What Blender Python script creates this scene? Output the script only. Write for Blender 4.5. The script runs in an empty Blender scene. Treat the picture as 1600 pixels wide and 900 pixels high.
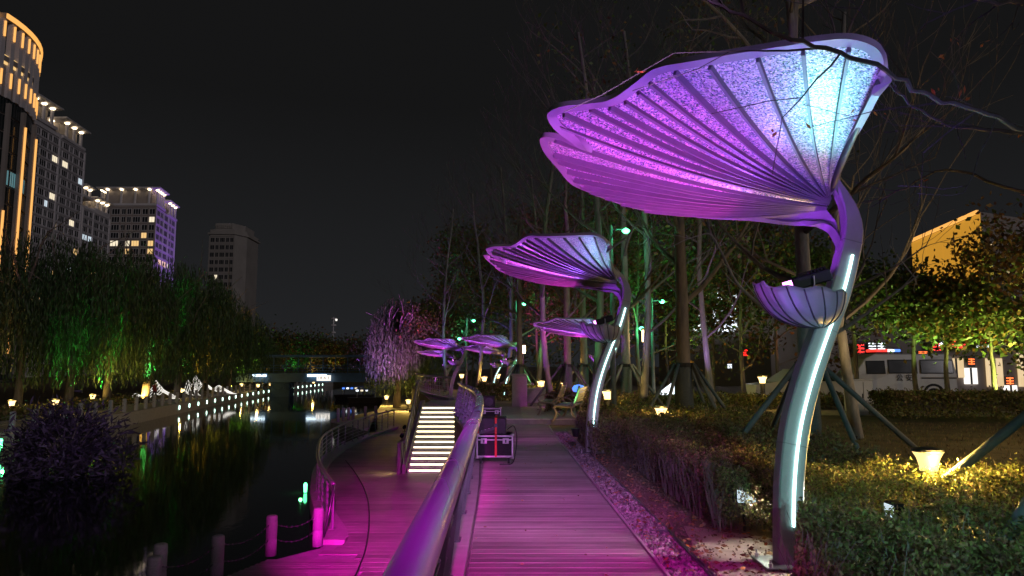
import bpy, bmesh, math, random
import numpy as np
from mathutils import Vector, Matrix, Quaternion

# ------------------------------------------------------------------ camera, world, light
scene = bpy.context.scene
COL = scene.collection
EYE, F_PX, PITCH = 1.6, 1100.0, math.radians(6.33)

cam_data = bpy.data.cameras.new('camera')
cam_data.sensor_width = 36.0
cam_data.lens = 36.0 * F_PX / 1600.0
cam_data.clip_start, cam_data.clip_end = 0.05, 4000.0
camera = bpy.data.objects.new('camera', cam_data)
COL.objects.link(camera)
camera.location = (0, 0, EYE)
camera.rotation_euler = (math.pi / 2 + PITCH, 0, 0)
scene.camera = camera

world = bpy.data.worlds.new('World')
scene.world = world
world.use_nodes = True
wn, wl = world.node_tree.nodes, world.node_tree.links
bg = wn['Background']
tc = wn.new('ShaderNodeTexCoord'); sx = wn.new('ShaderNodeSeparateXYZ')
rp = wn.new('ShaderNodeValToRGB')
wl.new(tc.outputs['Generated'], sx.inputs[0]); wl.new(sx.outputs['Z'], rp.inputs[0])
rp.color_ramp.elements[0].position = 0.0; rp.color_ramp.elements[0].color = (0.0165, 0.0172, 0.0190, 1)
rp.color_ramp.elements[1].position = 0.35; rp.color_ramp.elements[1].color = (0.0074, 0.0074, 0.0077, 1)
wl.new(rp.outputs[0], bg.inputs['Color'])
bg.inputs['Strength'].default_value = 1.0

sun = bpy.data.lights.new('city_glow', 'SUN')
sun.energy = 0.30; sun.angle = math.radians(14); sun.color = (1.0, 0.93, 0.96)
sun_o = bpy.data.objects.new('city_glow', sun); COL.objects.link(sun_o)
sun_o.rotation_euler = Vector((-0.62, 0.76, -0.20)).to_track_quat('-Z', 'Y').to_euler()

vs = scene.view_settings
scene.display_settings.display_device = 'sRGB'
vs.view_transform = 'Standard'; vs.look = 'None'; vs.exposure = 0.0; vs.gamma = 1.0
vs.use_curve_mapping = False
scene.cycles.max_bounces = 6; scene.cycles.diffuse_bounces = 2; scene.cycles.glossy_bounces = 3
scene.cycles.sample_clamp_indirect = 4.0
scene.cycles.caustics_reflective = False; scene.cycles.caustics_refractive = False

rng = np.random.default_rng(7)
rnd = random.Random(11)

# ------------------------------------------------------------------ surveying helpers (picture point + distance -> metres)
_c, _s = math.cos(PITCH), math.sin(PITCH)
def _ray(px, py):
    u, v = (px - 800) / F_PX, (450 - py) / F_PX
    return u, _c - v * _s, _s + v * _c
def at(px, py, Y):
    u, y, z = _ray(px, py); k = Y / y
    return Vector((u * k, Y, EYE + z * k))
def gp(px, py, z=0.0):
    u, y, zz = _ray(px, py); k = (z - EYE) / zz
    return Vector((u * k, y * k, z))

# ------------------------------------------------------------------ materials
M = {}
def _nt(name):
    m = bpy.data.materials.new(name); m.use_nodes = True
    nt = m.node_tree
    return m, nt, nt.nodes, nt.links, nt.nodes['Principled BSDF']
def mat(name, col, rough=0.6, metal=0.0, var=0.25, scale=6.0, bump=0.0, bscale=None, island=0.0, spec=0.5, coord='Object', stretch=(1, 1, 1), detail=5.0, col2=None):
    """procedural surface: noise-mixed colour, roughness variation, optional bump, optional per-piece variation"""
    m, nt, n, l, b = _nt(name)
    b.inputs['Metallic'].default_value = metal
    b.inputs['Specular IOR Level'].default_value = spec
    tc = n.new('ShaderNodeTexCoord'); mp = n.new('ShaderNodeMapping'); mp.inputs['Scale'].default_value = stretch
    l.new(tc.outputs[coord], mp.inputs[0])
    ns = n.new('ShaderNodeTexNoise'); ns.inputs['Scale'].default_value = scale; ns.inputs['Detail'].default_value = detail
    ns.inputs['Roughness'].default_value = 0.62
    l.new(mp.outputs[0], ns.inputs['Vector'])
    cr = n.new('ShaderNodeValToRGB')
    c1 = tuple(max(0, c * (1 - var)) for c in col); c2 = tuple(min(1, c * (1 + var)) for c in (col2 or col))
    cr.color_ramp.elements[0].position = 0.3; cr.color_ramp.elements[0].color = (*c1, 1)
    cr.color_ramp.elements[1].position = 0.7; cr.color_ramp.elements[1].color = (*c2, 1)
    l.new(ns.outputs['Fac'], cr.inputs[0])
    out = cr.outputs[0]
    if island:
        g = n.new('ShaderNodeNewGeometry'); hs = n.new('ShaderNodeHueSaturation')
        mr = n.new('ShaderNodeMapRange'); mr.inputs['To Min'].default_value = 1 - island; mr.inputs['To Max'].default_value = 1 + island
        mh = n.new('ShaderNodeMapRange'); mh.inputs['To Min'].default_value = 0.5 - island * 0.05; mh.inputs['To Max'].default_value = 0.5 + island * 0.05
        l.new(g.outputs['Random Per Island'], mr.inputs['Value']); l.new(g.outputs['Random Per Island'], mh.inputs['Value'])
        l.new(out, hs.inputs['Color']); l.new(mr.outputs[0], hs.inputs['Value']); l.new(mh.outputs[0], hs.inputs['Hue'])
        out = hs.outputs[0]
    l.new(out, b.inputs['Base Color'])
    rr = n.new('ShaderNodeMapRange'); rr.inputs['To Min'].default_value = max(0.02, rough - 0.12); rr.inputs['To Max'].default_value = min(1, rough + 0.12)
    l.new(ns.outputs['Fac'], rr.inputs['Value']); l.new(rr.outputs[0], b.inputs['Roughness'])
    if bump:
        n2 = n.new('ShaderNodeTexNoise'); n2.inputs['Scale'].default_value = bscale or scale * 4; n2.inputs['Detail'].default_value = 4
        l.new(mp.outputs[0], n2.inputs['Vector'])
        bp = n.new('ShaderNodeBump'); bp.inputs['Strength'].default_value = bump; bp.inputs['Distance'].default_value = 0.02
        l.new(n2.outputs['Fac'], bp.inputs['Height']); l.new(bp.outputs[0], b.inputs['Normal'])
    M[name] = m
    return m
def emit(name, col, strength, base=(0.5, 0.5, 0.5)):
    m, nt, n, l, b = _nt(name)
    b.inputs['Base Color'].default_value = (*base, 1)
    b.inputs['Emission Color'].default_value = (*col, 1)
    b.inputs['Emission Strength'].default_value = strength
    M[name] = m
    return m
def leafmat(name, col, island=0.5, rough=0.5, trans=0.25):
    m = mat(name, col, rough, var=0.2, scale=3.0, island=island, spec=0.4)
    nt = m.node_tree; n, l = nt.nodes, nt.links; b = n['Principled BSDF']
    src = b.inputs['Base Color'].links[0].from_socket
    tr = n.new('ShaderNodeBsdfTranslucent'); mx = n.new('ShaderNodeMixShader'); mx.inputs[0].default_value = trans
    l.new(src, tr.inputs['Color']); l.new(b.outputs[0], mx.inputs[1]); l.new(tr.outputs[0], mx.inputs[2])
    l.new(mx.outputs[0], n['Material Output'].inputs['Surface'])
    return m

def plankmat(name, col, axis='Y', groove=0.018, var=0.3):
    """ribbed composite board: fine grooves along the board, grain, wear, a tone of its own for each board"""
    m, nt, n, l, b = _nt(name)
    tc = n.new('ShaderNodeTexCoord'); oi = n.new('ShaderNodeObjectInfo')
    geo = n.new('ShaderNodeNewGeometry')
    mp = n.new('ShaderNodeMapping'); mp.inputs['Scale'].default_value = (1.2, 14, 1)
    l.new(geo.outputs['Position'], mp.inputs[0])
    ns = n.new('ShaderNodeTexNoise'); ns.inputs['Scale'].default_value = 2.0; ns.inputs['Detail'].default_value = 6
    l.new(mp.outputs[0], ns.inputs['Vector'])
    n2 = n.new('ShaderNodeTexNoise'); n2.inputs['Scale'].default_value = 0.9; n2.inputs['Detail'].default_value = 5
    l.new(geo.outputs['Position'], n2.inputs['Vector'])
    cr = n.new('ShaderNodeValToRGB')
    cr.color_ramp.elements[0].position = 0.25; cr.color_ramp.elements[0].color = (*[c * (1 - var) for c in col], 1)
    cr.color_ramp.elements[1].position = 0.75; cr.color_ramp.elements[1].color = (*[c * (1 + var) for c in col], 1)
    ad = n.new('ShaderNodeMath'); ad.operation = 'ADD'; l.new(ns.outputs['Fac'], ad.inputs[0])
    sb = n.new('ShaderNodeMath'); sb.operation = 'MULTIPLY_ADD'; sb.inputs[1].default_value = 0.4; sb.inputs[2].default_value = -0.2
    l.new(oi.outputs['Random'], sb.inputs[0]); l.new(sb.outputs[0], ad.inputs[1])
    l.new(ad.outputs[0], cr.inputs[0])
    hs = n.new('ShaderNodeHueSaturation'); mr = n.new('ShaderNodeMapRange'); mr.inputs['From Min'].default_value = 0.3; mr.inputs['From Max'].default_value = 0.7
    mr.inputs['To Min'].default_value = 0.7; mr.inputs['To Max'].default_value = 1.2
    l.new(n2.outputs['Fac'], mr.inputs['Value']); l.new(cr.outputs[0], hs.inputs['Color']); l.new(mr.outputs[0], hs.inputs['Value'])
    l.new(hs.outputs[0], b.inputs['Base Color'])
    rr = n.new('ShaderNodeMapRange'); rr.inputs['To Min'].default_value = 0.35; rr.inputs['To Max'].default_value = 0.75
    l.new(n2.outputs['Fac'], rr.inputs['Value']); l.new(rr.outputs[0], b.inputs['Roughness'])
    wv = n.new('ShaderNodeTexWave'); wv.wave_type = 'BANDS'; wv.bands_direction = axis
    wv.inputs['Scale'].default_value = 0.314 / groove; wv.inputs['Distortion'].default_value = 0.0
    l.new(geo.outputs['Position'], wv.inputs['Vector'])
    bp = n.new('ShaderNodeBump'); bp.inputs['Strength'].default_value = 0.55; bp.inputs['Distance'].default_value = 0.004
    l.new(wv.outputs['Fac'], bp.inputs['Height'])
    bp2 = n.new('ShaderNodeBump'); bp2.inputs['Strength'].default_value = 0.3; bp2.inputs['Distance'].default_value = 0.004
    l.new(ns.outputs['Fac'], bp2.inputs['Height']); l.new(bp.outputs[0], bp2.inputs['Normal'])
    l.new(bp2.outputs[0], b.inputs['Normal'])
    M[name] = m

plankmat('deck_board', (0.34, 0.30, 0.29))
plankmat('promenade_board', (0.30, 0.27, 0.26), groove=0.04, var=0.22)
mat('coping', (0.46, 0.43, 0.42), 0.7, var=0.15, scale=5, bump=0.2)
mat('concrete', (0.36, 0.35, 0.34), 0.8, var=0.25, scale=3, bump=0.3)
mat('dark_concrete', (0.2, 0.19, 0.19), 0.8, var=0.3, scale=2, bump=0.3)
mat('granite', (0.42, 0.40, 0.42), 0.65, var=0.3, scale=60, bump=0.12)
mat('soil', (0.20, 0.155, 0.115), 0.95, var=0.5, scale=2.2, bump=0.9, bscale=30, detail=8)
mat('sand', (0.42, 0.37, 0.29), 0.95, var=0.35, scale=4, bump=0.9, bscale=50, detail=8)
mat('gravel', (0.22, 0.2, 0.2), 0.85, var=0.4, scale=10, island=0.6)
mat('lawn', (0.10, 0.085, 0.045), 0.95, var=0.5, scale=1.5, bump=0.9, bscale=25, detail=8)
mat('leaf_litter', (0.22, 0.12, 0.06), 0.8, var=0.4, island=0.6)
mat('asphalt', (0.055, 0.055, 0.058), 0.85, var=0.3, scale=8, bump=0.2)
mat('railwood', (0.075, 0.08, 0.15), 0.28, var=0.06, scale=1.5, stretch=(3, 0.5, 3), spec=0.6, detail=1.0)
mat('rail_metal', (0.16, 0.16, 0.18), 0.35, 0.7, var=0.2, scale=5)
mat('rail_paint', (0.30, 0.29, 0.33), 0.4, 0.3, var=0.2, scale=6)
mat('dark_metal', (0.05, 0.05, 0.055), 0.45, 0.6, var=0.3, scale=8)
mat('lamp_paint', (0.31, 0.31, 0.315), 0.5, 0.1, var=0.14, scale=4, bump=0.05, bscale=60)
mat('lamp_dark', (0.06, 0.06, 0.065), 0.5, 0.3, var=0.2, scale=5)
mat('rib_paint', (0.21, 0.21, 0.22), 0.45, 0.2, var=0.1, scale=8)
mat('black_plastic', (0.012, 0.012, 0.014), 0.5, var=0.3, scale=10, spec=0.3)
mat('case_ply', (0.016, 0.016, 0.018), 0.75, var=0.3, scale=20, bump=0.1, spec=0.2)
mat('aluminium', (0.36, 0.36, 0.38), 0.38, 0.5, var=0.15, scale=12)
mat('red_strap', (0.55, 0.03, 0.02), 0.7, var=0.2, scale=30)
mat('bark', (0.17, 0.145, 0.12), 0.9, var=0.4, scale=7, stretch=(1, 1, 0.25), bump=0.8, bscale=20)
mat('pale_bark', (0.27, 0.25, 0.23), 0.85, var=0.35, scale=9, stretch=(1, 1, 0.3), bump=0.6, bscale=25)
mat('twig', (0.15, 0.13, 0.12), 0.85, var=0.3, scale=8)
mat('trunk_wrap', (0.10, 0.12, 0.12), 0.9, var=0.25, scale=14, stretch=(1, 1, 6), bump=0.6, bscale=30)
mat('stake', (0.115, 0.13, 0.135), 0.7, var=0.3, scale=5, bump=0.2)
mat('building_white', (0.66, 0.62, 0.66), 0.8, var=0.12, scale=0.15)
mat('building_brown', (0.36, 0.31, 0.29), 0.8, var=0.15, scale=0.15)
mat('building_beige', (0.32, 0.29, 0.27), 0.8, var=0.15, scale=0.1)
mat('window_frame', (0.74, 0.70, 0.74), 0.6, var=0.1, scale=1)
mat('glass_dark', (0.03, 0.032, 0.036), 0.12, var=0.3, scale=0.4)
mat('glass_teal', (0.012, 0.022, 0.024), 0.15, var=0.3, scale=0.2)
mat('bridge_paint', (0.06, 0.13, 0.22), 0.55, var=0.2, scale=1)
mat('van_paint', (0.62, 0.60, 0.58), 0.3, var=0.06, scale=2)
mat('rubber', (0.02, 0.02, 0.02), 0.8, var=0.2, scale=10)
mat('cabinet_paint', (0.6, 0.6, 0.58), 0.45, var=0.1, scale=4)
mat('blue_paint', (0.05, 0.12, 0.35), 0.5, var=0.1, scale=4)
mat('bench_slat', (0.26, 0.2, 0.17), 0.55, var=0.25, scale=8, stretch=(1, 8, 8))
mat('bench_iron', (0.24, 0.2, 0.14), 0.45, 0.3, var=0.2, scale=8)
mat('cloth_red', (0.35, 0.05, 0.05), 0.9, var=0.2, scale=8)
mat('cloth_dark', (0.03, 0.03, 0.035), 0.9, var=0.2, scale=8)
mat('skin', (0.45, 0.3, 0.24), 0.6, var=0.1, scale=8)
leafmat('hedge_leaf', (0.15, 0.165, 0.05), 0.6)
leafmat('hedge_dry', (0.19, 0.135, 0.075), 0.55)
leafmat('tree_leaf', (0.085, 0.12, 0.035), 0.5)
leafmat('autumn_leaf', (0.17, 0.085, 0.03), 0.5)
leafmat('orange_leaf', (0.42, 0.13, 0.03), 0.4)
mat('shaded_bark', (0.05, 0.045, 0.042), 0.9, var=0.4, scale=9, bump=0.6, bscale=25)  # bark colour darkened so the boughs read as an unlit silhouette
leafmat('willow_leaf', (0.065, 0.11, 0.04), 0.5, trans=0.3)
leafmat('purple_shrub_leaf', (0.09, 0.07, 0.10), 0.5)

emit('led_white', (0.55, 1.0, 0.96), 4.0)
emit('step_led', (1.0, 0.84, 0.5), 3.2)
emit('garden_glow', (1.0, 0.70, 0.24), 1.7, (.04, .03, .01))
emit('garden_glow_far', (1.0, 0.66, 0.25), 3.5, (.04, .03, .01))
emit('post_glow', (1.0, 0.74, 0.36), 7.0)
emit('gold_led', (1.0, 0.46, 0.10), 1.1)
emit('roof_led', (1.0, 0.80, 0.48), 5.0)
emit('win_warm', (1.0, 0.62, 0.22), 0.9)
emit('win_cream', (1.0, 0.86, 0.60), 1.0)
emit('win_cool', (0.75, 0.9, 1.0), 0.8)
emit('win_dim', (1.0, 0.7, 0.4), 0.12)
emit('win_cyan', (0.25, 0.75, 0.85), 0.22)
emit('wall_led', (0.62, 1.0, 0.80), 6.0)
emit('bridge_led', (0.70, 0.88, 1.0), 3.5)
emit('sign_white', (1.0, 0.94, 0.85), 1.3)
emit('sign_red', (1.0, 0.02, 0.015), 2.2)
emit('sign_orange', (1.0, 0.16, 0.02), 2.2)
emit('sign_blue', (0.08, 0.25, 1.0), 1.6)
emit('sign_cool', (0.85, 0.92, 1.0), 2.0)
emit('shop_warm', (1.0, 0.72, 0.38), 0.8)
emit('sculpt_led', (1.0, 0.95, 0.85), 1.1)
emit('green_led', (0.1, 1.0, 0.35), 6.0)
emit('magenta_lens', (1.0, 0.25, 1.0), 6.0)
emit('facade_glow', (1.0, 0.46, 0.045), 0.55, (.2, .15, .08))

def glitter():
    m, nt, n, l, b = _nt('glitter_panel')
    tc = n.new('ShaderNodeTexCoord')
    v = n.new('ShaderNodeTexVoronoi'); v.inputs['Scale'].default_value = 95
    l.new(tc.outputs['Object'], v.inputs['Vector'])
    cr = n.new('ShaderNodeValToRGB'); sp = n.new('ShaderNodeSeparateColor'); l.new(v.outputs['Color'], sp.inputs[0])
    l.new(sp.outputs[0], cr.inputs[0])
    cr.color_ramp.elements[0].color = (0.03, 0.03, 0.03, 1); cr.color_ramp.elements[1].color = (1.0, 1.0, 1.0, 1)  # near-black to white cells paint the panel's sparkle into its colour
    hs = n.new('ShaderNodeHueSaturation'); mxc = n.new('ShaderNodeMix'); mxc.data_type = 'RGBA'; mxc.inputs[0].default_value = 0.22
    l.new(cr.outputs[0], mxc.inputs[6]); l.new(v.outputs['Color'], mxc.inputs[7])
    l.new(mxc.outputs[2], b.inputs['Base Color'])
    b.inputs['Roughness'].default_value = 0.38; b.inputs['Metallic'].default_value = 0.25
    bp = n.new('ShaderNodeBump'); bp.inputs['Strength'].default_value = 0.9; bp.inputs['Distance'].default_value = 0.01
    l.new(sp.outputs[1], bp.inputs['Height']); l.new(bp.outputs[0], b.inputs['Normal'])
    M['glitter_panel'] = m
glitter()
def watermat():
    m, nt, n, l, b = _nt('river_water')
    b.inputs['Base Color'].default_value = (0.006, 0.009, 0.009, 1)
    b.inputs['Roughness'].default_value = 0.05; b.inputs['IOR'].default_value = 1.33
    g = n.new('ShaderNodeNewGeometry'); mp = n.new('ShaderNodeMapping'); mp.inputs['Scale'].default_value = (1.0, 0.45, 1)
    l.new(g.outputs['Position'], mp.inputs[0])
    a = n.new('ShaderNodeTexNoise'); a.inputs['Scale'].default_value = 1.6; a.inputs['Detail'].default_value = 3
    l.new(mp.outputs[0], a.inputs['Vector'])
    bp = n.new('ShaderNodeBump'); bp.inputs['Strength'].default_value = 0.10; bp.inputs['Distance'].default_value = 0.03
    l.new(a.outputs['Fac'], bp.inputs['Height']); l.new(bp.outputs[0], b.inputs['Normal'])
    M['river_water'] = m
watermat()

# ------------------------------------------------------------------ mesh helpers
class MB:
    def __init__(s): s.v, s.f, s.m = [], [], []
    def _add(s, vs, fs, mi=0):
        o = len(s.v); s.v += [tuple(p) for p in vs]
        s.f += [tuple(i + o for i in f) for f in fs]; s.m += [mi] * len(fs)
        return s
    def box(s, x0, x1, y0, y1, z0, z1, mi=0, R=None):
        vs = [Vector((x, y, z)) for z in (z0, z1) for y in (y0, y1) for x in (x0, x1)]
        if R is not None: vs = [R @ p for p in vs]
        return s._add(vs, [(0, 2, 3, 1), (4, 5, 7, 6), (0, 1, 5, 4), (2, 6, 7, 3), (0, 4, 6, 2), (1, 3, 7, 5)], mi)
    def bevbox(s, x0, x1, y0, y1, z0, z1, b=0.01, mi=0, R=None):
        """box with chamfered top and bottom rims and vertical edges"""
        def ring(d, z): return [(x0 + d + b, y0 + d, z), (x1 - d - b, y0 + d, z), (x1 - d, y0 + d + b, z), (x1 - d, y1 - d - b, z), (x1 - d - b, y1 - d, z), (x0 + d + b, y1 - d, z), (x0 + d, y1 - d - b, z), (x0 + d, y0 + d + b, z)]
        vs = ring(b, z0) + ring(0, z0 + b) + ring(0, z1 - b) + ring(b, z1)
        vs = [Vector(p) for p in vs]
        if R is not None: vs = [R @ p for p in vs]
        fs = [tuple(range(7, -1, -1)), tuple(range(24, 32))]
        for k in range(3):
            for i in range(8):
                j = (i + 1) % 8; fs.append((k * 8 + i, k * 8 + j, k * 8 + 8 + j, k * 8 + 8 + i))
        return s._add(vs, fs, mi)
    def tube(s, pts, rad, n=8, mi=0, cap=True, sq=None, up=None, sec=None):
        """swept tube; rad a number, list, or list of (w,d) pairs; sq = superellipse power"""
        P = [Vector(p) for p in pts]; N = len(P)
        if not isinstance(rad, (list, tuple)): rad = [rad] * N
        vs = []; ref = Vector(up) if up else None
        for i in range(N):
            t = (P[min(i + 1, N - 1)] - P[max(i - 1, 0)])
            t = t.normalized() if t.length > 1e-9 else Vector((0, 0, 1))
            if ref is None:
                ref = Vector((0, 0, 1)) if abs(t.z) < 0.9 else Vector((0, 1, 0))
            b = t.cross(ref)
            if b.length < 1e-6: b = t.orthogonal()
            b.normalize(); nn = b.cross(t).normalized()
            if up is None: ref = nn
            w, d = rad[i] if isinstance(rad[i], (list, tuple)) else (rad[i], rad[i])
            if sec:
                e = sec
                for ca, sa in ((w, d - e), (w - e, d), (-w + e, d), (-w, d - e), (-w, -d + e), (-w + e, -d), (w - e, -d), (w, -d + e)): vs.append(P[i] + b * ca + nn * sa)
                continue
            for k in range(n):
                a = 2 * math.pi * k / n; ca, sa = math.cos(a), math.sin(a)
                if sq:
                    ca = math.copysign(abs(ca) ** (2 / sq), ca); sa = math.copysign(abs(sa) ** (2 / sq), sa)
                vs.append(P[i] + b * (ca * w) + nn * (sa * d))
        fs = []
        for i in range(N - 1):
            for k in range(n):
                j = (k + 1) % n
                fs.append((i * n + k, i * n + j, (i + 1) * n + j, (i + 1) * n + k))
        if cap: fs += [tuple(range(n - 1, -1, -1)), tuple(range((N - 1) * n, N * n))]
        return s._add(vs, fs, mi)
    def lathe(s, prof, c=(0, 0, 0), n=12, mi=0):
        vs = []; c = Vector(c)
        for r, z in prof:
            for k in range(n):
                a = 2 * math.pi * k / n; vs.append(c + Vector((r * math.cos(a), r * math.sin(a), z)))
        fs = []
        for i in range(len(prof) - 1):
            for k in range(n):
                j = (k + 1) % n; fs.append((i * n + k, i * n + j, (i + 1) * n + j, (i + 1) * n + k))
        fs += [tuple(range(n - 1, -1, -1)), tuple(range((len(prof) - 1) * n, len(prof) * n))]
        return s._add(vs, fs, mi)
    def prism(s, poly, z0, z1, mi=0):
        n = len(poly)
        vs = [Vector((p[0], p[1], z0)) for p in poly] + [Vector((p[0], p[1], z1)) for p in poly]
        fs = [tuple(range(n - 1, -1, -1)), tuple(range(n, 2 * n))] + [(i, (i + 1) % n, n + (i + 1) % n, n + i) for i in range(n)]
        return s._add(vs, fs, mi)
    def grid(s, rows, mi=0):
        R, C = len(rows), len(rows[0])
        vs = [p for r in rows for p in r]
        fs = [(i * C + j, i * C + j + 1, (i + 1) * C + j + 1, (i + 1) * C + j) for i in range(R - 1) for j in range(C - 1)]
        return s._add(vs, fs, mi)
    def mesh(s, name, mats, smooth=False):
        me = bpy.data.meshes.new(name); me.from_pydata(s.v, [], s.f)
        for x in ([mats] if isinstance(mats, str) else mats): me.materials.append(M[x])
        if any(s.m): me.polygons.foreach_set('material_index', s.m)
        if smooth: me.polygons.foreach_set('use_smooth', [True] * len(me.polygons))
        me.update(); return me
    def build(s, name, mats, parent=None, smooth=False, loc=None):
        return link(name, s.mesh(name, mats, smooth), parent, loc)
def link(name, data, parent=None, loc=None):
    o = bpy.data.objects.new(name, data); COL.objects.link(o)
    if parent is not None: o.parent = parent
    if loc is not None: o.location = loc
    return o
def tag(o, label=None, cat=None, group=None, kind=None):
    if label: o['label'] = label
    if cat: o['category'] = cat
    if group: o['group'] = group
    if kind: o['kind'] = kind
    return o
def thing(name, label, cat, loc=(0, 0, 0), rz=0.0, group=None):
    o = bpy.data.objects.new(name, None); COL.objects.link(o)
    o.empty_display_size = 0.1; o.location = loc; o.rotation_euler = (0, 0, rz)
    return tag(o, label, cat, group)
def struct(name, mb, mats, smooth=False): return tag(mb.build(name, mats, None, smooth), kind='structure')
def kids(o): return [c for c in o.children]
def copy_tree(o, parent=None):
    c = o.copy(); COL.objects.link(c); c.parent = parent
    for ch in kids(o): copy_tree(ch, c)
    return c
def spot(name, parent, loc, target, color, watts, angle=60, blend=0.6, radius=0.06):
    d = bpy.data.lights.new(name, 'SPOT'); d.energy = watts; d.color = color
    d.spot_size = math.radians(angle); d.spot_blend = blend; d.shadow_soft_size = radius
    o = link(name, d, parent, loc)
    o.rotation_euler = (Vector(target) - Vector(loc)).to_track_quat('-Z', 'Y').to_euler()
    return o
def point(name, parent, loc, color, watts, radius=0.06):
    d = bpy.data.lights.new(name, 'POINT'); d.energy = watts; d.color = color; d.shadow_soft_size = radius
    return link(name, d, parent, loc)
def leaf_mesh(name, C, size, mats, flat=0.0, aspect=0.45, hang=False, mi=None, jit=0.4, D=None):
    """one joined cloud of small pointed leaves centred on the rows of C"""
    C = np.asarray(C, float); n = len(C)
    if D is not None: u = np.asarray(D, float)
    elif hang: u = np.stack([rng.normal(0, .22, n), rng.normal(0, .22, n), -np.ones(n)], 1)
    else:
        u = rng.normal(size=(n, 3)); u[:, 2] *= (1 - flat)
    u /= np.linalg.norm(u, axis=1)[:, None]
    w = rng.normal(size=(n, 3)); w -= (w * u).sum(1)[:, None] * u; w /= np.linalg.norm(w, axis=1)[:, None]
    L = size * (1 + jit * rng.uniform(-1, 1, n)); a = u * (L / 2)[:, None]; b = w * (L * aspect / 2)[:, None]
    V = np.stack([C - a, C + b - a * .1, C + a, C - b - a * .1], 1).reshape(-1, 3)
    me = bpy.data.meshes.new(name)
    me.vertices.add(4 * n); me.vertices.foreach_set('co', V.ravel())
    me.loops.add(4 * n); me.loops.foreach_set('vertex_index', np.arange(4 * n, dtype=np.int32))
    me.polygons.add(n); me.polygons.foreach_set('loop_start', np.arange(0, 4 * n, 4, dtype=np.int32))
    me.polygons.foreach_set('loop_total', np.full(n, 4, dtype=np.int32))
    for x in ([mats] if isinstance(mats, str) else mats): me.materials.append(M[x])
    if mi is not None: me.polygons.foreach_set('material_index', np.asarray(mi, dtype=np.int32))
    me.update(calc_edges=True)
    return me
def leaves(name, C, size, mats, parent=None, **k):
    o = link(name, leaf_mesh(name, C, size, mats, **k), parent)
    return tag(o, kind='stuff')
def catmull(P, sub=6, closed=False):
    P = [Vector(p) for p in P]; out = []; n = len(P)
    for i in range(n if closed else n - 1):
        if closed: a, b, c, d = P[(i - 1) % n], P[i], P[(i + 1) % n], P[(i + 2) % n]
        else: a, b, c, d = P[max(i - 1, 0)], P[i], P[i + 1], P[min(i + 2, n - 1)]
        for k in range(sub):
            t = k / sub
            out.append(0.5 * ((2 * b) + (c - a) * t + (2 * a - 5 * b + 4 * c - d) * t * t + (3 * b - a - 3 * c + d) * t ** 3))
    if not closed: out.append(P[-1])
    return out
def interp(pts, x):
    """piecewise linear y(x) through (x, y) pairs"""
    return float(np.interp(x, [p[0] for p in pts], [p[1] for p in pts]))
# ================================================================== THE SETTING
Z_LOW, Z_WATER, Z_BANK = -2.0, -2.5, -1.62
RAIL = [(-2, -0.21), (2, -0.29), (6, -0.37), (10, -0.46), (14.3, -0.66), (17.5, -0.92), (20.4, -1.27), (23, -1.62), (25.5, -1.9)]
def rail_x(D):
    xs = catmull([(y, x, 0) for y, x in RAIL], 6)
    return float(np.interp(D, [p.x for p in xs], [p.y for p in xs]))
RIGHT = [(-4, 1.26), (5.4, 1.19), (12, 1.08), (18, 0.98), (21, 1.0)]
def path_right(D): return interp(RIGHT, D)

# upper terrain
left_edge = [(rail_x(d) - 0.2, d) for d in (-2, 0, 2, 4, 6, 8, 10, 12, 14, 16, 18, 20, 22, 24)]
left_edge = [(left_edge[0][0], -40)] + left_edge + [(-1.93, 24.3), (-1.93, 29.0), (-3.75, 29.0), (-3.9, 34), (-4.9, 40), (-6.1, 46), (-7.6, 54), (-9, 80), (-14, 92), (-14, 1800)]
g = MB().prism(left_edge + [(900, 1800), (900, -40)], -6.0, -0.03)
struct('ground', g, 'soil')

# lawn and paths behind the hedges, the street beyond
struct('lawn', MB().prism([(4.0, 8.5), (40, 8.5), (40, 24), (3.2, 24)], -0.029, -0.02), 'lawn')
struct('park_path', MB().prism([(2.5, 24.2), (40, 20.6), (40, 23.2), (2.5, 27.4)], -0.015, -0.008), 'sand')
struct('street', MB().prism([(-3, 30.5), (120, 30.5), (120, 42), (-3, 42)], -0.025, -0.012), 'asphalt')
struct('sand_patch', MB().prism([(1.62, 3.6), (3.0, 3.8), (3.1, 6.3), (2.3, 7.0), (1.75, 7.4), (1.62, 6.4)], -0.029, -0.016), 'sand')
struct('sand_patch', MB().prism([(1.4, 15.8), (2.0, 15.5), (2.05, 18.3), (1.3, 18.0)], -0.029, -0.016), 'sand')

# planked upper path: every board a piece of its own
upath = struct('upper_path', MB().prism([(rail_x(d) - 0.0, d) for d in range(-4, 21)] + [(path_right(d), d) for d in range(20, -5, -1)], -0.03, -0.022), 'dark_concrete')
board = MB().bevbox(-0.5, 0.5, -0.0685, 0.0685, -0.02, 0.0, 0.004).mesh('plank', 'deck_board')
d = 2.2; k = 0
while d < 19.7:
    a, b = rail_x(d) + 0.02, path_right(d) - 0.01
    o = link('plank', board, upath); o.location = ((a + b) / 2, d, rnd.uniform(-0.0012, 0.0012)); o.scale = ((b - a), 1, 1)
    d += 0.1425; k += 1
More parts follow.
